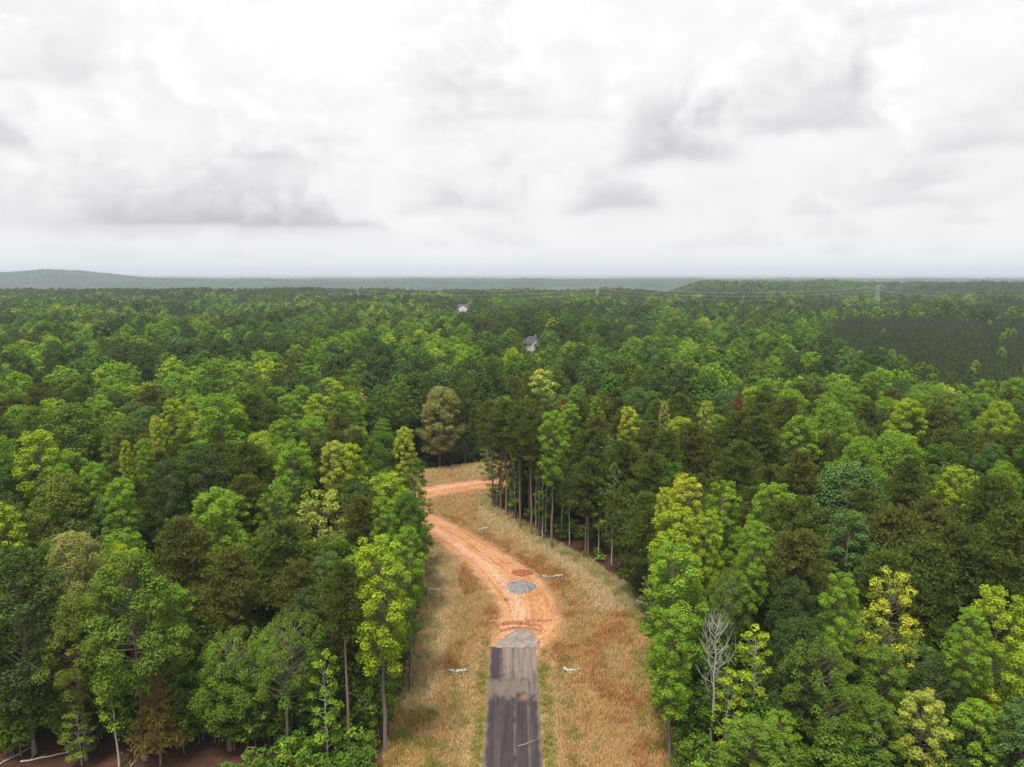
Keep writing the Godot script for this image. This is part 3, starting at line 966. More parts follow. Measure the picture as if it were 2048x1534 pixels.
# well-known trees and heaps that the labels of their neighbours refer to
const LANDMARKS := [
	[-48.5, 66.9, "the dark lower-left oak"],
	[-48.1, 75.1, "the cream-topped tree"],
	[-34.9, 65.1, "the rusty cedar"],
	[-28.8, 67.4, "the arching feathery tree"],
	[-25.5, 92.8, "the pale spring-leaf tree"],
	[-31.1, 99.8, "the bright pointed tree"],
	[-44.2, 101.2, "the big billowy oak"],
	[-60.3, 93.8, "the smooth olive dome"],
	[-69.1, 102.5, "the three-plumed lime tree"],
	[-81.1, 130.3, "the large leafy left tree"],
	[-59.5, 118.3, "the small left yellow spire"],
	[-55.6, 135.6, "the wide loose fresh-green tree"],
	[-37.8, 114.9, "the twin-pointed tree"],
	[-23.6, 102.2, "the twin bright crowns"],
	[-22.2, 119.6, "the deep green bend tree"],
	[-12.8, 66.7, "the tall lime edge tree"],
	[-16.3, 66.0, "the long bare-trunked pine"],
	[-17.9, 174.5, "the tall cream-tinged oak"],
	[-1.1, 140.7, "the pines at the bend tip"],
	[7.1, 122.3, "the white-trunked tree"],
	[13.8, 125.5, "the long-trunked dark pine"],
	[21.6, 132.2, "the pale yellow spire"],
	[36.4, 133.0, "the slim spire among pines"],
	[9.9, 135.2, "the middle orange dead top"],
	[42.2, 132.7, "the back orange dead top"],
	[21.6, 86.3, "the yellow-topped tree"],
	[16.7, 70.6, "the tall bright right-edge tree"],
	[25.1, 71.4, "the fresh crown among pines"],
	[49.4, 102.5, "the wide grey-green tree"],
	[62.2, 97.6, "the forked yellow-green crown"],
	[50.2, 123.5, "the fresh tree beside pines"],
	[62.8, 115.7, "the broad leafy right tree"],
	[91.3, 133.0, "the light green right-edge dome"],
	[72.8, 106.8, "the blue-green layered tree"],
	[32.2, 77.3, "the broad brown-olive pine"],
	[51.7, 79.5, "the broad olive pine"],
	[36.9, 66.0, "the yellow pale-branched tree"],
	[45.3, 63.5, "the yellow-green lower-right tree"],
	[1.5, 106.2, "the gravel heap"],
]
const ORDINALS := ["", "second ", "third ", "fourth ", "fifth ", "sixth ", "seventh ", "eighth ", "ninth ", "tenth ", "eleventh ", "twelfth "]


# what a tree looks like and how it stands to the landmark next to it: [label without its rank, distance]
func standing(kind: String, tone: String, x: float, d: float, h: float, r: float) -> Array:
	var best := 1e9
	var mark = LANDMARKS[0]
	for l in LANDMARKS:
		var gap := Vector2(x - l[0], d - l[1]).length()
		if gap < best:
			best = gap
			mark = l
	var a := rad_to_deg(atan2(x - mark[0], d - mark[1]))
	var way: String = ["behind", "behind and right of", "right of", "before and right of", "in front of", "before and left of", "left of", "behind and left of"][posmod(roundi(a / 45.0), 8)]
	var size := "small " if r < 2.2 else ("wide " if r > 4.6 else "")
	return ["%s%s %s %s%s %s" % [size, TONE_WORDS[tone], SHAPE_WORDS[kind], "well " if best > 16.0 and way.begins_with("behind") else "", way, mark[2]], best]


# share of pines at a place
func pine_share(x: float, d: float) -> float:
	var s := 0.16 + 0.5 * n_mid.get_noise_2d(x / 45.0 + 3.0, d / 45.0)
	if x > -6.0 and x < 66.0 and d < 150.0 and d > 84.0:
		s = 0.86 - smoothstep(48.0, 66.0, x) * 0.4
	if x > 22.0 and d <= 84.0:
		s = 0.55
	if x > 60.0 and d > 66.0 and d < 125.0:
		s = 0.42
	if x < -28.0 and x > -66.0 and d > 98.0 and d < 140.0:
		s = 0.62
	if d > 160.0:
		s = 0.10 + 0.45 * n_mid.get_noise_2d(x / 80.0 + 3.0, d / 80.0)
	return s


func broad_tone(x: float, d: float, r: float) -> String:
	var f := n_mid.get_noise_2d(x / 60.0 + 50.0, d / 60.0) * 0.8 + r
	if r > 0.965:
		return "spring" if r > 0.993 else "lime"
	if f > 0.95:
		return "lime"
	if f > 0.55:
		return "fresh"
	if f > 0.30:
		return "mid"
	if f > 0.12:
		return "bluegreen" if r < 0.35 else "darkfresh"
	return "dark" if r < 0.8 else "olive"


func far_tone(x: float, d: float, r: float) -> String:
	var f := n_mid.get_noise_2d(x / 120.0 + 50.0, d / 150.0) * 1.25 + n_fine.get_noise_2d(x / 38.0, d / 38.0) * 0.35 + r * 0.95 - 0.20 - 0.15 * smoothstep(330.0, 600.0, d) - 0.34 * exp(-pow((x - 50.0) / 130.0, 2.0) - pow((d - 500.0) / 150.0, 2.0))
	if r > 0.994:
		return "spring"
	if f > 0.85:
		return "lime" if r > 0.85 else "fresh"
	if f > 0.50:
		return "fresh"
	if f > 0.26:
		return "mid"
	if f > 0.06:
		return "darkfresh" if r < 0.7 else "bluegreen"
	return "dark"


var taken := []          # trees that stand: Vector3(x, d, crown radius)


func build_forest() -> void:
	var heroes := [
		["oak","dark",-48.5,66.9,22.0,5.8,"dark green dense oak above a leaning brown trunk at the lower left edge"],
		["oak","cream",-48.1,75.1,20.5,4.1,"round tree with cream catkins over its whole top"],
		["oak","mid",-36.8,66.0,22,5.2,"broad rounded mid-green oak beside the cream-topped tree"],
		["oak","olive",-42.7,66.0,17.6,3.4,"light olive-green tree with drooping layers in front of the rounded oaks"],
		["slim","fresh",-38.9,65.0,13.6,1.6,"thin fresh-green tree on two bare stems beside the rusty cedar"],
		["cedar","rust",-34.9,65.1,11.0,2.6,"small rust-tinted cedar at the bottom edge, dead twigs below its crown"],
		["lacy","lacy",-28.8,67.4,13.0,4.1,"spreading feathery-leaved tree arching over dark gaps left of the pale leaning trunk"],
		["lacy","mid",-22.6,66.3,15.5,3.7,"feathery tree joined to the arching one, above shaded trunks"],
		["slim","olive",-42.6,65.1,6.5,1.7,"small yellowish sapling in front of the dark oak trunk"],
		["pine","pinebrown",-30.7,74.0,19,3.4,"brownish pine above the rusty cedar, thin crown"],
		["pine","pinebrown",-37.5,78.6,21,3.1,"brown pine rising between rounded green oaks"],
		["pine","pine",-26.4,80.0,20,4.0,"dark olive round-topped pine below the pale feathery spring tree"],
		["pine","pinebrown",-23.0,74.7,17.5,2.6,"brown-olive pine above the arching feathery tree"],
		["tulip","fresh",-37.2,86.8,22,3.4,"fresh green upright tree left of the dark round-topped pine"],
		["round","mid",-31.1,92.6,20,3.3,"mid-green dome-shaped tree beside the pale feathery spring tree"],
		["sparse","spring",-25.5,92.8,20,4.0,"pale yellow-green tree in thin spring leaf, branches showing through"],
		["tulip","fresh",-31.1,99.8,25,3.2,"bright green pointed tree left of the twin yellow-green crowns"],
		["oak","dark",-44.2,101.2,24,5.4,"big dark green billowy oak in front of the brown pines"],
		["oak","dark",-47.4,96.8,23,3.3,"dark green oak leaning on the larger billowy oak"],
		["oak","olive",-60.3,93.8,22,5.0,"smooth olive-green dome-shaped tree near the left edge"],
		["tulip","lime",-69.1,102.5,26,3.8,"lime-green tree of three upright plumes near the left edge"],
		["round","fresh",-61.2,94.9,23,2.0,"small lime-tinged crown right of the three upright plumes"],
		["oak","mid",-81.1,130.3,25,7.3,"large leafy mid-green tree behind the three upright plumes"],
		["tulip","fresh",-51.3,91.1,22,2.3,"bright narrow tree right of the olive dome-shaped tree"],
		["tulip","fresh",-57.2,95.7,23,2.0,"ragged fresh-green tree top above the olive dome-shaped tree"],
		["round","olive",-68.2,123.1,23,2.4,"small round olive crown among the left brown pines"],
		["tulip","yellow",-59.5,118.3,25,1.3,"small bright yellow-green spire among brown pines"],
		["tulip","lime",-54.8,99.8,25,1.0,"tiny lime crown in the dark pines below the small yellow spire"],
		["round","fresh",-57.6,110.2,23,1.8,"fresh green crown touching the tiny lime crown"],
		["round","lime",-64.8,135.8,25,2.9,"light green rounded tree above the small yellow spire"],
		["round","fresh",-55.6,135.6,26,6.2,"wide loose fresh-green tree above the band of brown pines"],
		["tulip","fresh",-37.8,114.9,25,2.4,"pale green twin-pointed tree top among the brown pines"],
		["tulip","spring",-25.8,101.9,24.5,2.5,"yellow-green tree, left one of the twin bright crowns at the road bend"],
		["tulip","lime",-23.6,102.2,24,2.7,"yellow-green tree, right one of the twin bright crowns at the road bend"],
		["oak","darkfresh",-22.2,119.6,22,4.9,"big deep green tree beside the upper dirt road, left of the bend"],
		["tulip","yellow",-18.3,118.9,23,2.0,"bright yellow plume on the edge of the deep green tree at the bend"],
		["tulip","fresh",-16.6,89.5,20,2.0,"fresh green upright tree below the deep green tree at the bend"],
		["oak","darkfresh",-14.4,96.1,18.5,2.9,"dark tree on the clearing edge where the dirt road disappears"],
		["pine","pinebrown",-19.5,89.9,20,2.4,"brown pine beside the fresh green tree near the bend"],
		["tulip","lime",-12.8,66.7,23.2,3.0,"large bright lime tree on the clearing edge, tall trunk down to the grass"],
		["round","fresh",-11.8,78.3,20,2.3,"green tree behind the large bright lime tree on the clearing edge"],
		["slim","mid",-13.3,103.7,15.6,1.6,"thin sapling standing alone in the grass in front of the dirt road"],
		["tulip","bluegreen",-20.7,75.4,18,2.2,"blue-green upright tree above the arching feathery tree"],
		["pine","pine",-16.3,66.0,21.0,2.0,"brown pine with a long bare trunk, left of the large bright lime tree"],
		["pine","pinebrown",-17.6,69.9,17.0,2.0,"slender pine right behind the tallest bare pine trunk"],
		["slim","fresh",-18.3,65.3,12.1,1.8,"slender pale-stemmed sapling right of the arching feathery tree"],
		["oak","cream",-17.9,174.5,20.8,6.4,"tall cream-tinged oak with a pale trunk at the far grass bank"],
		["oak","mid",-12.9,185.0,16,4.6,"mid-green tree right of the tall cream-tinged oak"],
		["pine","pinebrown",-4.1,147.2,22.5,3.1,"tall pine at the inner curve of the upper road"],
		["pine","pine",-1.1,140.7,23.7,3.1,"tall brown-trunked pine at the tip of the woods inside the bend"],
		["pine","pinebrown",-2.3,143.9,22.3,2.8,"pine pressed between the two tallest pines at the bend tip"],
		["pine","pine",1.5,133.6,23.8,2.9,"tall pine next to the bend-tip pines, long bare trunk"],
		["pine","pinebrown",5.0,128.8,22.5,2.8,"brown-olive pine between the bend-tip pines and the white-trunked tree"],
		["slim","mid",0.6,137.7,13.8,2.0,"leafy sapling under the bend-tip pines"],
		["slim","darkfresh",5.6,127.2,14.5,1.8,"thin dark sapling left of the white trunk"],
		["slim","darkfresh",-3.2,145.5,10.2,1.9,"thin leafy stem among the bend-tip trunks"],
		["slim","mid",-5.8,165.2,10.9,2.2,"leafy thin tree at the corner of the upper dirt road"],
		["tulip","fresh",7.1,122.3,25.1,2.7,"light green tree on a straight white trunk at the pine edge"],
		["tulip","fresh",10.6,130.3,25,2.4,"bright green crown just behind the white-trunked tree"],
		["pine","pine",3.6,129.2,24,2.7,"olive pine left of the white-trunked tree"],
		["pine","pine",13.8,125.5,21.3,3.2,"dark pine on a long brown trunk right of the white-trunked tree"],
		["pine","pinebrown",15.1,128.6,23,2.7,"brown pine behind the dark long-trunked pine"],
		["slim","fresh",17.1,125.5,20.0,1.4,"slim fresh-green tree squeezed between dark pines"],
		["pine","pine",18.7,119.1,20.5,3.2,"pine with a pale trunk, third along the clearing edge"],
		["tulip","yellow",21.6,132.2,24,2.1,"pale yellow spire standing out of the dark pine stand"],
		["tulip","spring",36.4,133.0,25,1.6,"slim pale yellow-green spire deep in the dark pine stand"],
		["sparse","spring",28.6,133.0,25,1.2,"faint feathery spire in the pine stand between two yellow spires"],
		["tulip","fresh",16.5,137.5,25,1.7,"small green tip rising behind the pine stand"],
		["pine","deadorange",9.9,135.2,25,1.1,"orange dead pine top in the middle of the stand"],
		["pine","deadorange",42.2,132.7,26,1.1,"orange dead pine top at the back of the stand"],
		["pine","pine",21.4,107.2,21.3,2.7,"pine beside the tall two-toned yellow tree, trunk in dark shade"],
		["tulip","darkfresh",21.4,91.9,24,1.6,"green pointed tree behind the two-toned yellow tree"],
		["tulip","yellow",21.6,86.3,24,2.4,"tall tree with a bright yellow top above lime foliage"],
		["tulip","yellow",18.4,83.9,23,1.1,"small yellow plume beside the tall yellow-topped tree"],
		["round","lime",19.5,82.8,21,3.6,"lime-green foliage below the yellow plumes"],
		["tulip","lime",23.1,80.9,21,1.8,"lime-green crown right below the yellow-topped tree"],
		["tulip","fresh",26.5,86.5,23,2.4,"fresh green tree right of the yellow-topped tree"],
		["tulip","fresh",16.7,70.6,21,3.5,"tall bright green tree at the right clearing edge below the yellow tree"],
		["lacy","lacy",22.6,72.4,17.5,3.0,"feathery bright green tree behind the bare dead tree"],
		["tulip","fresh",25.1,71.4,23,1.7,"fresh green crown in the dark pines right of the lime trees"],
		["oak","bluegreen",49.4,102.5,21,7.9,"wide grey-green spreading tree in the middle of the right woods"],
		["tulip","lime",62.2,97.6,22,3.0,"light yellow-green crown on forked stems, right of the wide grey-green tree"],
		["round","fresh",50.2,123.5,24,4.1,"fresh green tree on the right side of the pine stand"],
		["oak","fresh",59.3,130.3,25,5.0,"broad light green tree behind the wide grey-green tree"],
		["oak","fresh",62.8,115.7,23,6.1,"broad leafy green tree right of centre of the right woods"],
		["oak","fresh",55.6,112.0,23,3.6,"green crown above the wide grey-green tree"],
		["round","lime",75.5,135.8,25,4.3,"light green rounded tree behind the broad leafy green tree"],
		["oak","lime",91.3,133.0,25,4.4,"light green dome at the right edge in front of the plantation"],
		["oak","bluegreen",72.8,106.8,23,3.4,"blue-green layered tree at the right edge"],
		["oak","fresh",70.3,100.1,22,2.9,"yellowish-green layered tree at the right edge"],
		["pine","pine",40.8,128.2,24,3.2,"olive pine at the centre of the stand below the orange top"],
		["pine","pine",43.2,123.5,24,3.3,"olive round-topped pine in the stand left of the fresh green tree"],
		["pine","pine",34.9,108.5,23,2.9,"dark pine, front row of the stand above the lime trees"],
		["pine","pinebrown",30.7,121.8,23,3.2,"brownish pine behind the green pointed tree"],
		["pine","pine",25.1,115.7,23,2.9,"dark rounded pine left of the brownish pine"],
		["pine","pinebrown",43.4,106.1,22,2.7,"brown-olive pine left of the wide grey-green tree"],
		["pine","pine",33.2,84.7,21,3.3,"broad dark pine right of the fresh green crown"],
		["pine","pinebrown",32.2,77.3,20,3.4,"broad brown-olive pine below the wide grey-green tree"],
		["pine","pinebrown",46.3,83.9,20.5,4.2,"broad brown pine in front of the wide grey-green tree"],
		["pine","pine",51.7,79.5,20,3.4,"broad olive pine at the right below the forked yellow-green crown"],
		["pine","pine",63.7,92.3,22,3.0,"olive pine right of the forked yellow-green crown"],
		["pine","pine",55.7,97.7,23,2.1,"dark pine between the wide grey-green and forked yellow-green trees"],
		["pine","pine",26.9,74.7,18,2.7,"dark pine right of the feathery tree behind the dead tree"],
		["oak","dark",29.5,71.1,17,3.4,"dark green dense tree left of the bright pair in the right woods"],
		["oak","dark",27.7,64.2,16,3.6,"dark olive-green low tree below the dense dark one"],
		["tulip","fresh",31.6,65.7,20,1.9,"saturated green tree, left one of the bright pair"],
		["sparse","yellow",36.9,66.0,20,2.7,"yellow tree with pale branches showing, right one of the bright pair"],
		["tulip","lime",45.3,63.5,19.5,2.8,"tall yellow-green tree at the lower right edge"],
		["round","fresh",42.1,62.2,18,2.1,"green crown left of the yellow-green tree at the lower right edge"],
		["lacy","mid",29.1,62.2,15,3.9,"layered feathery tree in front of the saturated green tree"],
		["tulip","fresh",15.6,65.2,16.5,2.2,"green leafy tree left of the bare dead tree at the clearing edge"],
		["slim","lime",23.6,65.0,15.0,1.7,"narrow yellow-green tree right of the bare dead tree"],
		["slim","lime",21.1,64.9,10.4,1.6,"small bright tree leaning out of the shade right of the dead trunk"],
		["tulip","mid",34.7,62.8,14,2.6,"dull green tree under the yellow pale-branched tree"],
		["round","fresh",41.3,58.8,11,2.6,"low green tree at the bottom right"],
		["round","mid",32.5,58.8,11,2.6,"low mid-green tree near the bottom right"],
		["oak","dark",39.9,62.8,13,3.0,"dark tree in the shade of the yellow-green one"],
		["round","fresh",24.3,60.4,9,2.0,"low leafy tree in shade at the bottom right"],
		["slim","mid",18.6,92.4,8.1,1.5,"thin leafy stem at the clearing corner"],
		["slim","mid",16.2,72.5,6.4,1.2,"small leafy tree overhanging the grass at the right edge"],
	]
	for e in heroes:
		var v := -1
		plant(e[0], e[1], e[2], e[3], e[4], e[5], e[6], v)
		taken.append(Vector3(e[2], e[3], e[5]))
	taken.append(Vector3(20.0, 66.4, 2.2))
	taken.append(Vector3(29.8, 63.0, 0.8))
	# thin pale-stemmed trees that line the clearing
	var edge := [Vector2(-3.0, 147.5), Vector2(1.9, 138.6), Vector2(7.0, 129.0), Vector2(12.6, 119.4), Vector2(18.2, 108.8)]
	var edge_r := RandomNumberGenerator.new()
	edge_r.seed = 91
	var counted := ["first", "second", "third", "fourth", "fifth", "sixth", "seventh", "eighth", "ninth", "tenth", "eleventh", "twelfth"]
	for k in 12:
		var u := (k + 0.5) / 12.0 * 4.0
		var p: Vector2 = edge[int(u)].lerp(edge[int(u) + 1], u - int(u)) + Vector2(edge_r.randf_range(0.1, 1.6), edge_r.randf_range(0.0, 1.2))
		plant("pole", ["fresh", "mid", "darkfresh"][k % 3], p.x, p.y, edge_r.randf_range(13.0, 20.0), edge_r.randf_range(1.2, 1.9), "%s pale-stemmed slender tree along the right clearing edge, counted from the bend tip" % counted[k], -1, "pale stems along the clearing")
	for k in 6:
		var q := 70.0 + k * 6.2 + edge_r.randf_range(-1.2, 1.2)
		plant("pole", ["mid", "fresh", "darkfresh"][k % 3], -12.9 - edge_r.randf_range(0.2, 1.3), q, edge_r.randf_range(10.0, 15.0), edge_r.randf_range(1.1, 1.6), "%s thin-stemmed tree along the left clearing edge, counted from the bottom" % counted[k], -1, "pale stems along the clearing")
	# the woods round the clearing, tree by tree
	var tall := RandomNumberGenerator.new()
	tall.seed = 4242
	var grove := []
	var d := 58.0
	while d < 176.0:
		var reach := 0.735 * d + 17.0
		var x := -reach
		while x < reach:
			var step := 4.3
			var px := x + tall.randf_range(-1.9, 1.9)
			var pd := d + tall.randf_range(-1.9, 1.9)
			x += step
			var roll := tall.randf()
			var pick := tall.randf()
			var size := tall.randf()
			var c := sample(sd_clear, px, pd)
			if c < 0.9 or in_plantation(px, pd):
				continue
			if pd < 64.5 and px < 18.0:
				continue                                  # open floor at the foot of the left woods
			if px < -10.0 and pd < 65.5:
				continue
			var is_pine := roll < pine_share(px, pd) and not (pd < 71.0 and px > 14.0)
			var kind := "pine" if is_pine else ("oak" if pick < 0.40 else ("tulip" if pick < 0.72 else ("round" if pick < 0.95 else "lacy")))
			var h := lerpf(17.5, 24.5, sqrt(size))
			var rad := {"pine": 3.4, "oak": 5.2, "tulip": 3.3, "round": 3.9, "lacy": 4.5, "sparse": 3.0}[kind] as float
			rad *= tall.randf_range(0.8, 1.2)
			if pd < 72.0 and absf(px) > 17.0:
				h *= 0.74 if px < 0.0 else 0.5
				rad *= 0.8
			if c < 3.0 and not is_pine:
				rad *= 0.7
			var ok := true
			for q in taken:
				var gap := Vector2(q.x - px, q.y - pd).length()
				if gap < (q.z + rad) * 0.60 + 0.3:
					ok = false
					break
				# keep the well-lit trees of the photograph in view: nothing tall close before them
				if pd < q.y and q.y - pd < 16.0 and absf(px - q.x * pd / q.y) < q.z * 0.75 + rad * 0.75:
					h = minf(h, 21.5 - (q.y - pd) * 0.36)
			if not ok or h < 8.0:
				continue
			taken.append(Vector3(px, pd, rad))
			var tone: String
			if is_pine:
				tone = "pine" if tall.randf() < 0.7 else "pinebrown"
			else:
				tone = broad_tone(px, pd, tall.randf())
			grove.append([kind, tone, px, pd, h, rad])
		d += 4.0
	# the largest in the photograph stand alone, at most 280 of a kind; the rest close the canopy behind
	grove.sort_custom(func(a, b): return a[5] / a[3] > b[5] / b[3])
	var rest := {}
	var count := {}
	var ranks := {}
	for g in grove:
		g.append(standing(g[0], g[1], g[2], g[3], g[4], g[5]))
		if not ranks.has(g[6][0]):
			ranks[g[6][0]] = []
		ranks[g[6][0]].append(g[6][1])
	for k in ranks:
		ranks[k].sort()
	for g in grove:
		var called: String = CALLED[g[0]]
		count[called] = count.get(called, 0) + 1
		if count[called] <= 230:
			var order: Array = ranks[g[6][0]]
			var rank: String = ORDINALS[mini(order.find(g[6][1]), 11)]
			if rank == "" and order.size() > 1:
				rank = "nearest "
			plant(g[0], g[1], g[2], g[3], g[4], g[5], rank + g[6][0], -1, "trees of the woods round the clearing")
		else:
			var key := "pine" if g[0] == "pine" else ("oak" if g[0] == "oak" else "tulip")
			scatter_add(rest, key, tall, g[2], g[3], g[4], g[5], M.tone_color[g[1]], kinds[key])
	# forest beyond, out to the first ridge
	var r := RandomNumberGenerator.new()
	r.seed = 515
	var field := {}
	d = 150.0
	while d < 1280.0:
		var step := 7.4 if d < 460.0 else 8.6
		var reach := 0.72 * d + 22.0
		var x := -reach
		while x < reach:
			var px := x + r.randf_range(-0.46, 0.46) * step
			var pd := d + r.randf_range(-0.46, 0.46) * step
			x += step
			var roll := r.randf()
			var pick := r.randf()
			var shade := r.randf()
			var size := r.randf()
			if pd < 176.0 and not in_plantation(px, pd):
				continue
			if sample(sd_clear, px, pd) < 1.2 or in_gap(px, pd):
				continue
			if in_plantation(px, pd):
				for k in (5 if step < 8.0 else 6):
					var qx := px + r.randf_range(-0.5, 0.5) * step
					var qd := pd + r.randf_range(-0.5, 0.5) * step
					scatter_add(field, "young_pine", r, qx, qd, r.randf_range(9.5, 13.5), r.randf_range(1.5, 2.2), tint(M.tone_color.plantation, r, 0.2), kinds.young_pine)
				if roll < 0.02:
					scatter_add(field, "mid_oak", r, px, pd, r.randf_range(12.0, 16.0), 3.0, M.tone_color.fresh, kinds.mid_oak)
				continue
			if pd > 700.0 and pd < 1020.0 and px / pd > 0.16 and px / pd < 0.36 and n_mid.get_noise_2d(px / 90.0, pd / 90.0) > -0.15:
				continue                                  # open cut ground below the pylons
			if roll < 0.05:
				continue
			var share := pine_share(px, pd)
			if pd > 1090.0 and px < 260.0:
				share = 0.85
			var lod := "mid_" if pd < 470.0 else "far_"
			if roll > 1.0 - share:
				for k in 2:
					var qx := px + r.randf_range(-0.35, 0.35) * step
					var qd := pd + r.randf_range(-0.35, 0.35) * step
					scatter_add(field, lod + "pine", r, qx, qd, r.randf_range(16.0, 22.5), r.randf_range(2.7, 3.9), tint(M.tone_color["pine" if shade < 0.8 else "pinebrown"], r, 0.15), kinds[lod + "pine"])
			else:
				var kind := "oak" if pick < 0.72 else "tulip"
				var tone: Color = M.tone_color[far_tone(px, pd, shade)]
				scatter_add(field, lod + kind, r, px, pd, lerpf(11.5, 24.5, pow(size, 0.8)), (r.randf_range(4.2, 7.2) if kind == "oak" else r.randf_range(3.4, 5.0)), tint(tone, r, 0.12), kinds[lod + kind])
		d += step * 0.92
	# canopy to the far ridges
	var ridge := {}
	d = 1290.0
	while d < 7200.0:
		var step := 13.0 + (d - 1290.0) * 0.0045
		var reach := 0.72 * d + 30.0
		var x := -reach
		while x < reach:
			var px := x + r.randf_range(-0.5, 0.5) * step
			var pd := d + r.randf_range(-0.5, 0.5) * step
			x += step
			if pd > 1750.0 and pd < 3500.0 and (px < 0.15 * pd or pd > 2300.0):
				continue                                  # valley floor that the ridges hide
			if n_mid.get_noise_2d(px / 230.0 + 70.0, pd / 120.0) > 0.46:
				continue                                  # fields
			var f := n_mid.get_noise_2d(px / 160.0, pd / 80.0)
			var tone := mixc(M.tone_color.dark, M.tone_color.mid, 0.35 + 1.3 * n_mid.get_noise_2d(px / 420.0, pd / 200.0) + 0.6 * f + r.randf_range(-0.3, 0.3))
			scatter_add(ridge, "clump", r, px, pd, r.randf_range(14.0, 22.0), r.randf_range(0.5, 0.8) * step, tint(tone, r, 0.15), kinds.clump)
		d += step
	forest_mass("pine_forest", "pines standing close behind the tree-by-tree woods and on the first ridge", [[rest, "pine"], [field, "mid_pine"], [field, "far_pine"]])
	forest_mass("broadleaf_forest", "unbroken broadleaf canopy rolling away to the first ridge", [[rest, "oak"], [rest, "tulip"], [field, "mid_oak"], [field, "mid_tulip"], [field, "far_oak"], [field, "far_tulip"]])
	forest_mass("plantation_forest", "even brown-green plantation of young pines on the right", [[field, "young_pine"]])
	forest_mass("horizon_forest", "hazy blue-green forest on the ridges along the horizon", [[ridge, "clump"]])


func tint(c: Color, r: RandomNumberGenerator, amount: float) -> Color:
	var v := 1.0 + r.randf_range(-amount, amount)
	var w := 1.0 + r.randf_range(-amount, amount) * 0.5
	return Color(c.r * v * w, c.g * v, c.b * v / w)


func in_plantation(x: float, d: float) -> bool:
	var edge := 0.385 * d + 14.0 + 16.0 * n_mid.get_noise_2d(d / 50.0, 4.0) - 0.0 * x
	var from := lerpf(345.0, 188.0, smoothstep(0.42, 0.60, x / d)) + 26.0 * n_mid.get_noise_2d(x / 40.0, 9.0)
	return d > from and d < 900.0 and x > edge and not (absf(d - 640.0 + 0.25 * (x - 300.0)) < 38.0)


# gaps through which the houses and the pylons' feet show
func in_gap(x: float, d: float) -> bool:
	if d > 285.0 and d < 402.0 and absf(x - 10.6 * d / 392.0) < (4.0 if d < 350.0 else 8.0):
		return true
	if d > 540.0 and d < 905.0 and absf(x + 60.0 * d / 880.0) < (16.0 if d > 850.0 else (9.0 if d > 640.0 else 5.5)):
		return true
	for p in PYLONS:
		if Vector2(x - p[0], d - p[1]).length() < 9.0:
			return true
	return false


func scatter_add(into: Dictionary, key: String, r: RandomNumberGenerator, x: float, d: float, h: float, rad: float, tone: Color, list: Array) -> void:
	var k := r.randi() % list.size()
	var slot := "%s:%d" % [key, k]
	if not into.has(slot):
		into[slot] = []
	var v: Dictionary = list[k]
	var stand := Transform3D(Basis(Vector3.UP, r.randf() * TAU), Vector3(x, land(x, d), -d))
	into[slot].append([stand * crown_place(key, v, h, rad), tone, v, stand.scaled_local(Vector3.ONE * (h / v.h))])


func many(called: String, mesh: Mesh, mat: Material, places: Array, parent: Node3D, coloured := true, which := 0) -> MultiMeshInstance3D:
	var mm := MultiMesh.new()
	mm.transform_format = MultiMesh.TRANSFORM_3D
	mm.use_colors = coloured
	mm.mesh = mesh
	mm.instance_count = places.size()
	for k in places.size():
		mm.set_instance_transform(k, places[k][which])
		if coloured:
			mm.set_instance_color(k, places[k][1])
	var o := MultiMeshInstance3D.new()
	o.name = called
	o.multimesh = mm
	o.material_override = mat
	o.set_meta("kind", "stuff")
	parent.add_child(o, true)
	return o


func forest_mass(called: String, label: String, sources: Array) -> void:
	var root := Node3D.new()
	root.name = numbered(called)
	add_child(root)
	tag(root, label, "forest", "", "stuff")
	for s in sources:
		for slot in s[0]:
			if slot.get_slice(":", 0) != s[1]:
				continue
			var places: Array = s[0][slot]
			many("canopy", places[0][2].crown, M.any_leaf, places, root)
			if not s[1].begins_with("clump"):
				many("stems", places[0][2].trunk, M.bark_grey, places, root, false, 3)


# ---------------------------------------------------------------- grass and undergrowth
func tuft_mesh(s: int, blades: int, high: float, spread: float, wide: float) -> ArrayMesh:
	var r := RandomNumberGenerator.new()
	r.seed = s
	var b := Buf.new()
	for k in blades:
		var a := r.randf() * TAU
		var q := sqrt(r.randf()) * spread
		var p := Vector3(cos(a) * q, -0.03, sin(a) * q)
		var lean := Vector3(r.randfn(0, 0.30), 0, r.randfn(0, 0.30)) * high
		var h := high * r.randf_range(0.55, 1.15)
		var side := Vector3(cos(a + 1.3), 0, sin(a + 1.3)) * wide * r.randf_range(0.6, 1.2)
		var mid := p + Vector3(0, h * 0.6, 0) + lean * 0.4
		var tip := p + Vector3(0, h, 0) + lean
		var v := r.randf_range(0.66, 1.0)
		var col := Color(v, v * r.randf_range(0.95, 1.0), v * r.randf_range(0.85, 1.0))
		b.quad(p - side, mid - side * 0.8, mid + side * 0.8, p + side, col)
		b.tri(mid - side * 0.8, tip, mid + side * 0.8, col)
	return b.mesh()


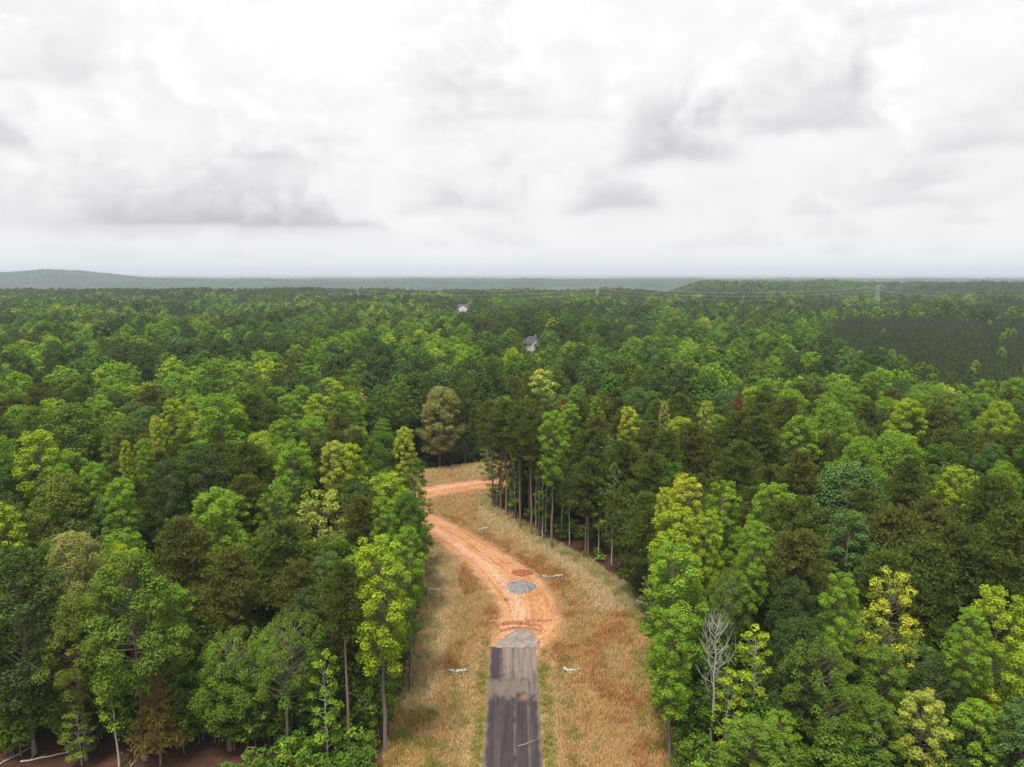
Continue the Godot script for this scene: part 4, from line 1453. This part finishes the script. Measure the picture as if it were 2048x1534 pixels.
func build_grass() -> void:
	var r := RandomNumberGenerator.new()
	r.seed = 616
	var meshes := [tuft_mesh(1, 12, 0.42, 0.34, 0.035), tuft_mesh(2, 12, 0.58, 0.36, 0.032), tuft_mesh(3, 12, 0.26, 0.30, 0.04)]
	var places := [[], [], []]
	var straw := Color(0.72, 0.53, 0.27)
	var pale := Color(0.80, 0.66, 0.41)
	var rust := Color(0.58, 0.32, 0.135)
	var gold := Color(0.70, 0.475, 0.205)
	var green := Color(0.30, 0.34, 0.065)
	for k in 118000:
		var d := lerpf(40.0, 186.0, pow(r.randf(), 1.15))
		var x := r.randf_range(-36.0, 58.0) if d > 120.0 else r.randf_range(-17.0, 21.0)
		var pick := r.randf()
		var c := sample(sd_clear, x, d)
		if c > 0.8 * r.randf() + 0.2:
			continue
		var e := sample(sd_dirt, x, d)
		var road := road_dist(x, d)
		if minf(e, road) < 0.05 + 0.25 * r.randf():
			continue
		if e < 0.8 and r.randf() < 0.5 or Vector2(x - 0.9, d - 90.0).length() < 3.6:
			continue
		# two bare wheel lines along the left of the pavement, one on the right
		var bare := exp(-pow((x + 4.55 + 0.25 * n_mid.get_noise_2d(d * 0.06, 1.0)) / 0.24, 2.0)) * 0.95 + exp(-pow((x + 6.3) / 0.3, 2.0)) * 0.55 + exp(-pow((x - 4.9 - 0.3 * n_mid.get_noise_2d(d * 0.05, 6.0)) / 0.35, 2.0)) * 0.75
		var worn := d < 92.0 and r.randf() < bare
		if worn and r.randf() < 0.35:
			continue
		var f := n_mid.get_noise_2d(x * 0.085 + 12.0, d * 0.06)
		var g := n_mid.get_noise_2d(x * 0.33, d * 0.28 + 7.0)
		var col := mixc(gold, straw, 0.5 + 1.2 * f + 0.6 * g)
		col = mixc(col, rust, smoothstep(0.02, 0.45, -f * 0.9 + 0.55 * g + (0.30 if e < 3.4 and d > 94.0 else 0.0) - 0.02))
		if d > 98.0 and x > -7.0 and d < 156.0:            # pale bank below the pines
			col = mixc(mixc(col, pale, smoothstep(4.2, 6.5, e) * 0.9), Color(0.52, 0.47, 0.22), smoothstep(-3.6, -1.2, c) * 0.6)
		if x < -8.5 and d < 125.0 and d > 74.0:
			col = mixc(col, pale, 0.75 + g)
		if d > 148.0:
			col = mixc(col, pale, 0.45 + g)
		if g + 0.6 * f < -0.36 and r.randf() < 0.6:
			continue
		var lush := smoothstep(0.18, 0.6, g + f * 0.5) * 0.4
		if road < 1.7 and d < 92.0:
			lush = maxf(lush, 1.05 - road * 0.45 + g)
		if c > -2.6:
			lush = maxf(lush, 0.28 + g * 1.1)
		if d < 74.0 and x < -5.0:
			lush = maxf(lush, 0.22 + g * 1.4)
		if absf(minf(e, road) - 3.4) < 0.9:
			lush = maxf(lush, 0.12 + g)
		col = tint(mixc(col, green, lush) if not worn else Color(0.84, 0.68, 0.42), r, 0.16)
		var low := road < 1.6 or e < 0.9 or worn
		var which := 2 if low else (0 if pick < 0.55 else 1)
		var s := r.randf_range(0.65, 1.2)
		places[which].append([Transform3D(Basis(Vector3.UP, r.randf() * TAU).scaled_local(Vector3(s, s * r.randf_range(0.8, 1.25), s)), Vector3(x, land(x, d), -d)), col])
	var root := Node3D.new()
	root.name = "grass"
	add_child(root)
	tag(root, "tall straw-coloured and rust-coloured grass filling the clearing", "grass", "", "stuff")
	for k in 3:
		many("tufts", meshes[k], M.grass, places[k], root)


func build_undergrowth() -> void:
	var r := RandomNumberGenerator.new()
	r.seed = 717
	var list := []
	for k in 3:
		list.append(broadleaf(1100 + k, {"h": 2.6, "r": 1.5, "base": 0.12, "clumps": 9, "clump": 0.62, "leaf": 0.24, "leaves": 520, "shape": "ovoid", "open": 0.25, "girth": 0.01}))
	var saplings := []
	for k in 4:
		saplings.append(broadleaf(1120 + k, {"h": 9.0, "r": 2.3, "base": 0.12, "clumps": 26, "clump": 0.95, "leaf": 0.29, "leaves": 2600, "shape": "ovoid", "open": 0.25, "girth": 0.009}))
	var into := {}
	for k in 5200:
		var d := lerpf(57.0, 182.0, r.randf())
		var x := r.randf_range(-0.74 * d - 4.0, 0.74 * d + 4.0)
		var c := sample(sd_clear, x, d)
		var roll := r.randf()
		var s := r.randf_range(0.5, 1.5)
		if c < 0.4 or c > 14.0 or (c > 5.0 and roll < 0.55) or (c < 1.6 and s > 0.9) or (x > -8.0 and d > 92.0 and roll < 0.6):
			continue
		if x < -22.0 and d < 67.5 and roll < 0.85:
			continue
		var tone: Color = M.tone_color["mid" if r.randf() < 0.5 else ("darkfresh" if r.randf() < 0.6 else "fresh")]
		scatter_add(into, "shrub", r, x, d, 2.6 * s, 1.5 * s * r.randf_range(0.8, 1.2), tint(tone, r, 0.15), list)
	for k in 3300:
		var d := lerpf(58.0, 162.0, pow(r.randf(), 1.3))
		var x := r.randf_range(-0.74 * d - 6.0, 0.74 * d + 6.0)
		var c := sample(sd_clear, x, d)
		var s := r.randf_range(0.55, 1.25)
		if c < 1.5 or (x > -8.0 and d > 92.0 and c < 16.0 and not (d > 136.0 and x > 1.0 and c > 2.5)) or x < -10.0 and d < 67.0 + 3.0 * n_fine.get_noise_2d(x * 0.2, 1.0):
			continue
		if d < 69.0 and x > 0.0:
			s *= 0.75
		if d < 66.5 and absf(x - 20.0 * d / 66.0) < 2.4:
			continue
		var tone: Color = M.tone_color["mid" if r.randf() < 0.4 else ("darkfresh" if r.randf() < 0.5 else "dark")]
		scatter_add(into, "sapling", r, x, d, 9.0 * s, 2.3 * s * r.randf_range(0.85, 1.2), tint(tone, r, 0.15), saplings)
	var root := Node3D.new()
	root.name = "undergrowth"
	add_child(root)
	tag(root, "green undergrowth and young saplings on the forest floor and along the edges of the woods", "undergrowth", "", "stuff")
	for slot in into:
		many("shrubs", into[slot][0][2].crown, M.any_leaf, into[slot], root)
		if slot.begins_with("sapling"):
			many("stems", into[slot][0][2].trunk, M.bark_grey, into[slot], root, false, 3)


# ---------------------------------------------------------------- houses
func build_houses() -> void:
	var wall_m := paint(Color(0.60, 0.595, 0.575), 0.8)
	var brick_m := paint(Color(0.34, 0.27, 0.24), 0.9)
	var roof_m := paint(Color(0.085, 0.083, 0.09), 0.9)
	var trim_m := paint(Color(0.74, 0.74, 0.73), 0.6)
	var pane_m := paint(Color(0.05, 0.06, 0.075), 0.2)
	var specs := [
		["house", 10.6, 392.0, 0.35, 9.0, 9.0, 6.4, 3.6, wall_m, "white-gabled house with a dark grey roof, half hidden in the middle of the forest"],
		["long_house", -60.0, 880.0, 0.1, 19.0, 10.0, 4.2, 4.2, brick_m, "long grey-roofed house with a pale yard before the far dark pines"]]
	for s in specs:
		var x: float = s[1]
		var d: float = s[2]
		var w: float = s[4] / 2.0
		var l: float = s[5] / 2.0
		var e: float = s[6]
		var rise: float = s[7]
		var t := thing(s[0], s[9], "house", Vector3(x, land(x, d) + (0.1 if d < 500.0 else 4.5), -d), s[3])
		var b := Buf.new()
		var white := Color(1, 1, 1)
		b.box(Vector3(-w, -6.0, -l), Vector3(w, e, l), white)
		b.tri(Vector3(-w * 0.45, e, l), Vector3(0, e + rise * 0.62, l), Vector3(w * 0.45, e, l), white)
		part("wall", b.mesh(), s[8], t)
		# hipped roof with overhang
		b = Buf.new()
		var o := 0.5
		var A := Vector3(-w - o, e - 0.1, l + o)
		var B := Vector3(w + o, e - 0.1, l + o)
		var C := Vector3(w + o, e - 0.1, -l - o)
		var D := Vector3(-w - o, e - 0.1, -l - o)
		var R1 := Vector3(-w * 0.4, e + rise, 0)
		var R2 := Vector3(w * 0.4, e + rise, 0)
		b.quad(A, R1, R2, B, white)
		b.quad(C, R2, R1, D, white)
		b.tri(B, R2, C, white)
		b.tri(D, R1, A, white)
		b.quad(A, B, C, D, white)
		part("roof", b.mesh(), roof_m, t)
		b = Buf.new()
		b.box(Vector3(w * 0.5, e, -1.2), Vector3(w * 0.5 + 0.9, e + rise + 0.9, -0.3), white)
		part("chimney", b.mesh(), brick_m, t)
		# front gable
		b = Buf.new()
		var gw := w * 0.5
		b.box(Vector3(-gw, 0, l), Vector3(gw, e, l + 1.2), white)
		b.tri(Vector3(-gw, e, l + 1.2), Vector3(0, e + rise * 0.7, l + 1.2), Vector3(gw, e, l + 1.2), white)
		part("gable", b.mesh(), trim_m, t)
		b = Buf.new()
		b.quad(Vector3(-gw - 0.4, e - 0.25, l + 1.5), Vector3(0, e + rise * 0.75, l + 1.5), Vector3(0, e + rise * 0.75, 0), Vector3(-gw - 0.4, e - 0.25, 0), white)
		b.quad(Vector3(0, e + rise * 0.75, l + 1.5), Vector3(gw + 0.4, e - 0.25, l + 1.5), Vector3(gw + 0.4, e - 0.25, 0), Vector3(0, e + rise * 0.75, 0), white)
		part("gable_roof", b.mesh(), roof_m, t)
		for row in 2:
			for k in (3 if row == 0 else 1):
				var y: float = 1.0 if row == 0 else e - 1.9
				if row == 1 and e < 5.0:
					continue
				var cx: float = (k - 1) * w * 0.66 if row == 0 else 0.0
				var z: float = l + (1.2 if absf(cx) < gw else 0.0)
				b = Buf.new()
				b.box(Vector3(cx - 0.62, y, z - 0.02), Vector3(cx + 0.62, y + 1.6, z + 0.05), white)
				var win := part("window", b.mesh(), trim_m, t)
				b = Buf.new()
				b.box(Vector3(cx - 0.5, y + 0.12, z), Vector3(cx + 0.5, y + 1.48, z + 0.07), white)
				part("pane", b.mesh(), pane_m, win)
	# pale drive below the long house
	var drive_at := func(i: int, j: int) -> Vector3:
		var dd := 800.0 + j * 4.0
		var xx := -57.5 * dd / 880.0 + (i - 1) * 2.4 + 2.0 * n_mid.get_noise_2d(dd * 0.02, 2.0)
		return Vector3(xx, land(xx, dd) + 0.3, -dd)
	var drive_col := func(_i: int, _j: int, p: Vector3) -> Color:
		return mixc(Color(0.52, 0.50, 0.45), Color(0.36, 0.38, 0.22), 0.4 + n_mid.get_noise_2d(p.x * 0.3, p.z * 0.1))
	struct("driveway", grid_mesh(3, 18, drive_at, drive_col), M.land, "pale driveway running down from the long house")
	# pale shed far left
	var sh := thing("metal_shed", "long low pale shed in front of the blue hill on the left", "shed", Vector3(-638.0, land(-638.0, 1225.0) + 10.0, -1225.0), 0.2)
	var q := Buf.new()
	q.box(Vector3(-16, -14, -8), Vector3(16, 5, 8), Color(1, 1, 1))
	part("wall", q.mesh(), wall_m, sh)
	q = Buf.new()
	q.quad(Vector3(-17, 4.9, 9), Vector3(-17, 8, 0), Vector3(17, 8, 0), Vector3(17, 4.9, 9), Color(1, 1, 1))
	q.quad(Vector3(17, 4.9, -9), Vector3(17, 8, 0), Vector3(-17, 8, 0), Vector3(-17, 4.9, -9), Color(1, 1, 1))
	part("roof", q.mesh(), trim_m, sh)


# ---------------------------------------------------------------- power line
const PYLONS := [[-1122.0, 1900.0, 58.0, 1.3], [-203.0, 955.0, 37.0, 0.9], [112.0, 955.0, 38.0, 0.9], [478.0, 950.0, 38.0, 1.7]]


func pylon(p: Array, label: String) -> Array:
	var x: float = p[0]
	var d: float = p[1]
	var h: float = p[2]
	var wide: float = p[3]
	var t := thing("pylon", label, "pylon", Vector3(x, land(x, d), -d), 0.12, "pylons of the power line")
	var waist := h * 0.62
	for s in [[-1, -1], [1, -1], [1, 1], [-1, 1]]:
		var b := Buf.new()
		b.tube(PackedVector3Array([Vector3(s[0] * 2.9 * wide, -0.5, s[1] * 2.6), Vector3(s[0] * 1.1 * wide, waist, s[1] * 0.9), Vector3(s[0] * 0.75 * wide, h, s[1] * 0.5)]), PackedFloat32Array([0.28, 0.24, 0.18]), 4, Color(1, 1, 1))
		part("leg", b.mesh(), M.steel, t)
	var lat := Buf.new()
	for side in 4:
		var prev_l := Vector3.ZERO
		var prev_r := Vector3.ZERO
		for k in 10:
			var y := h * pow(k / 9.0, 0.85)
			var u := minf(y / waist, 1.0)
			var hx := (lerpf(2.9, 1.1, u) if y < waist else lerpf(1.1, 0.75, (y - waist) / (h - waist))) * wide
			var hz := lerpf(2.6, 0.9, u) if y < waist else lerpf(0.9, 0.5, (y - waist) / (h - waist))
			var cs := [[Vector3(-hx, y, hz), Vector3(hx, y, hz)], [Vector3(hx, y, hz), Vector3(hx, y, -hz)], [Vector3(hx, y, -hz), Vector3(-hx, y, -hz)], [Vector3(-hx, y, -hz), Vector3(-hx, y, hz)]][side] as Array
			if k > 0:
				for e in [[prev_l, cs[1]], [prev_r, cs[0]], [cs[0], cs[1]]]:
					lat.tube(PackedVector3Array([e[0], e[1]]), PackedFloat32Array([0.09, 0.09]), 3, Color(1, 1, 1))
			prev_l = cs[0]
			prev_r = cs[1]
	part("lattice", lat.mesh(), M.steel, t).set_meta("kind", "stuff")
	var tips := []
	for k in 3:
		var y: float = h * [0.70, 0.83, 0.96][k]
		var arm: float = ([4.4, 5.4, 4.0][k] as float) * (0.75 + 0.25 * wide)
		var b := Buf.new()
		for s in [-1.0, 1.0]:
			b.tube(PackedVector3Array([Vector3(s * 0.6 * wide, y - 0.7, 0), Vector3(s * arm, y + 0.25, 0)]), PackedFloat32Array([0.13, 0.08]), 4, Color(1, 1, 1))
			b.tube(PackedVector3Array([Vector3(s * 0.6 * wide, y + 0.8, 0), Vector3(s * arm, y + 0.25, 0)]), PackedFloat32Array([0.12, 0.08]), 4, Color(1, 1, 1))
			tips.append(t.transform * Vector3(s * arm, y - 1.2, 0))
		part("cross_arm", b.mesh(), M.steel, t)
		for s in [-1.0, 1.0]:
			b = Buf.new()
			b.tube(PackedVector3Array([Vector3(s * arm, y + 0.25, 0), Vector3(s * arm, y - 1.2, 0)]), PackedFloat32Array([0.12, 0.12]), 5, Color(1, 1, 1))
			part("insulator", b.mesh(), M.bark_grey, t)
	return tips


func build_power_line() -> void:
	var tips := []
	var labels := ["faint lattice pylon before the blue hill on the far left", "narrow lattice pylon left of the middle, above the dark tree line", "lattice pylon just right of the middle of the photo", "widest lattice pylon, standing over the plantation on the right"]
	for k in PYLONS.size():
		tips.append(pylon(PYLONS[k], labels[k]))
	tips.append([])
	for k in 6:
		tips[4].append((tips[3][k] as Vector3) + Vector3(420.0, -4.0, -60.0))
	var spans := ["between the far left pylon and the narrow one", "between the narrow pylon and the middle one", "between the middle pylon and the widest one", "running off to the right from the widest pylon"]
	var wires := ["lower left", "lower right", "centre left", "centre right", "upper left", "upper right"]
	for s in 4:
		for k in 6:
			var a: Vector3 = tips[s][k]
			var e: Vector3 = tips[s + 1][k]
			var pts := PackedVector3Array()
			var rad := PackedFloat32Array()
			for q in 17:
				var u := q / 16.0
				pts.append(a.lerp(e, u) - Vector3(0, a.distance_to(e) * 0.024 * 4.0 * u * (1.0 - u), 0))
				rad.append(0.045)
			var b := Buf.new()
			b.tube(pts, rad, 4, Color(1, 1, 1))
			tag(whole("power_cable", b.mesh(), M.wire), "%s cable of the power line %s" % [wires[k], spans[s]], "cable", "cables of the power line")
	var mx := -772.0
	var md := 2600.0
	var mast := thing("radio_mast", "thin radio mast on the horizon, left of the middle", "mast", Vector3(mx, land(mx, md), -md))
	var mb := Buf.new()
	mb.tube(PackedVector3Array([Vector3(0, 0, 0), Vector3(0, 112, 0)]), PackedFloat32Array([0.6, 0.4]), 6, Color(1, 1, 1))
	part("shaft", mb.mesh(), M.steel, mast)
	mb = Buf.new()
	mb.tube(PackedVector3Array([Vector3(0, 112, 0), Vector3(0, 120, 0)]), PackedFloat32Array([0.35, 0.2]), 5, Color(1, 1, 1))
	part("antenna", mb.mesh(), M.steel, mast)


# ---------------------------------------------------------------- dead wood
func bare_tree(at: Vector3, h: float, spread: float, s: int, label: String, fine: bool) -> void:
	var r := RandomNumberGenerator.new()
	r.seed = s
	var t := thing("dead_tree", label, "dead tree", at)
	var b := Buf.new()
	var trunk := trunk_tube(b, r, h * 0.93, h * 0.0125, 0.02)
	part("trunk", b.mesh(true), M.bark_dead, t)
	var n := 26 if fine else 12
	for k in n:
		var f := pow((k + r.randf()) / n, 0.8)
		var st := along(trunk, h * lerpf(0.38, 0.9, f))
		var a := k * 2.4 + r.randf_range(-0.4, 0.4)
		var l := spread * (1.15 - 0.75 * f) * r.randf_range(0.5, 1.1)
		var up := l * r.randf_range(0.7, 1.5) * (1.0 if fine else 0.3)
		var mid := st + Vector3(cos(a) * l * 0.6, up * 0.35, sin(a) * l * 0.6)
		var tip := st + Vector3(cos(a) * l, up, sin(a) * l)
		var lb := Buf.new()
		lb.tube(PackedVector3Array([st, mid, tip]), PackedFloat32Array([0.036, 0.026, 0.012]), 4, Color(1, 1, 1))
		if fine:
			for q in 7:
				var p0 := mid.lerp(tip, r.randf_range(-0.4, 0.8))
				var p1 := p0 + Vector3(r.randfn(0, 0.4), r.randf_range(0.4, 1.5), r.randfn(0, 0.4))
				lb.tube(PackedVector3Array([p0, p1]), PackedFloat32Array([0.016, 0.008]), 3, Color(1, 1, 1))
		part("branch", lb.mesh(true), M.bark_dead, t)


func build_dead_wood() -> void:
	bare_tree(Vector3(20.0, 0, -66.3), 15.9, 3.0, 31, "bare dead grey tree with fine upright branches at the right clearing edge", true)
	bare_tree(Vector3(29.8, 0, -63.0), 7.4, 1.2, 32, "thin bleached dead trunk with stub twigs at the bottom right", false)
	bare_tree(Vector3(54.6, 0, -100.0), 14.0, 2.0, 33, "thin dead snag in the dark gap below the forked yellow-green tree", false)
	var r := RandomNumberGenerator.new()
	r.seed = 88
	var logs := [
		[13.6, 115.9, 4.2, 1.2, 0.13, "pale fallen log lying at the foot of the pines along the clearing"], [-4.6, 150.2, 2.4, 2.0, 0.10, "pale log end at the tip of the woods inside the bend"],
		[-2.6, 147.0, 3.0, 0.9, 0.09, "fallen trunk in the brush along the inner bend"], [-47.0, 66.2, 4.2, 0.35, 0.09, "pale fallen branch on the red forest floor at the lower left"],
		[-37.6, 66.4, 3.2, 1.5, 0.07, "thin dead branch on the forest floor behind the rusty cedar"], [-50.5, 65.6, 4.8, 1.1, 0.08, "grey fallen pole at the lower left corner"],
		[1.75, 68.4, 2.6, 0.5, 0.025, "bleached stick lying on the asphalt"], [19.5, 63.6, 5.0, 2.5, 0.10, "dead branch at the lower right edge of the clearing"]]
	for l in logs:
		var b := Buf.new()
		var pts := PackedVector3Array()
		var rad := PackedFloat32Array()
		for k in 6:
			var u := k / 5.0
			pts.append(Vector3((u - 0.5) * l[2], l[4] * 0.8 + r.randfn(0, 0.04) + 0.06, r.randfn(0, 0.05)))
			rad.append(l[4] * (1.0 - 0.55 * u))
		b.tube(pts, rad, 7, Color(1, 1, 1))
		var o := thing("fallen_log" if l[4] > 0.05 else "fallen_stick", l[5], "log" if l[4] > 0.05 else "stick", Vector3(l[0], land(l[0], l[1]) + (0.06 if l[4] < 0.05 else 0.0), -l[1]), l[3])
		part("stem", b.mesh(true), M.bark_dead, o)
		var tw := Buf.new()
		for k in 3:
			var p := pts[1 + k] + Vector3(0, l[4] * 0.4, 0)
			tw.tube(PackedVector3Array([p, p + Vector3(r.randf_range(0.2, 0.5), r.randf_range(0.05, 0.4), r.randf_range(-0.7, 0.7)) * l[2] * 0.25]), PackedFloat32Array([l[4] * 0.35, l[4] * 0.12]), 4, Color(1, 1, 1))
		part("twigs", tw.mesh(true), M.bark_dead, o)
	# brush raked up along the inner bend
	var heap_b := Buf.new()
	for k in 170:
		var u := r.randf()
		var q := Vector2(-6.3, 155.0).lerp(Vector2(0.4, 139.5), u) + Vector2(r.randfn(0.9, 0.5), r.randfn(0.4, 0.5))
		var a := r.randf() * TAU
		var l := r.randf_range(0.5, 1.6)
		var p := Vector3(q.x, land(q.x, q.y) + r.randf_range(0.05, 0.5), -q.y)
		heap_b.tube(PackedVector3Array([p - Vector3(cos(a), r.randf_range(-0.2, 0.2), sin(a)) * l * 0.5, p + Vector3(cos(a), r.randf_range(-0.2, 0.2), sin(a)) * l * 0.5]), PackedFloat32Array([0.045, 0.025]), 4, Color(1, 1, 1) * r.randf_range(0.45, 1.0))
	var br := whole("brush_debris", heap_b.mesh(true), M.bark_grey)
	tag(br, "raked line of dead brush under the pines inside the road bend", "brush", "", "stuff")
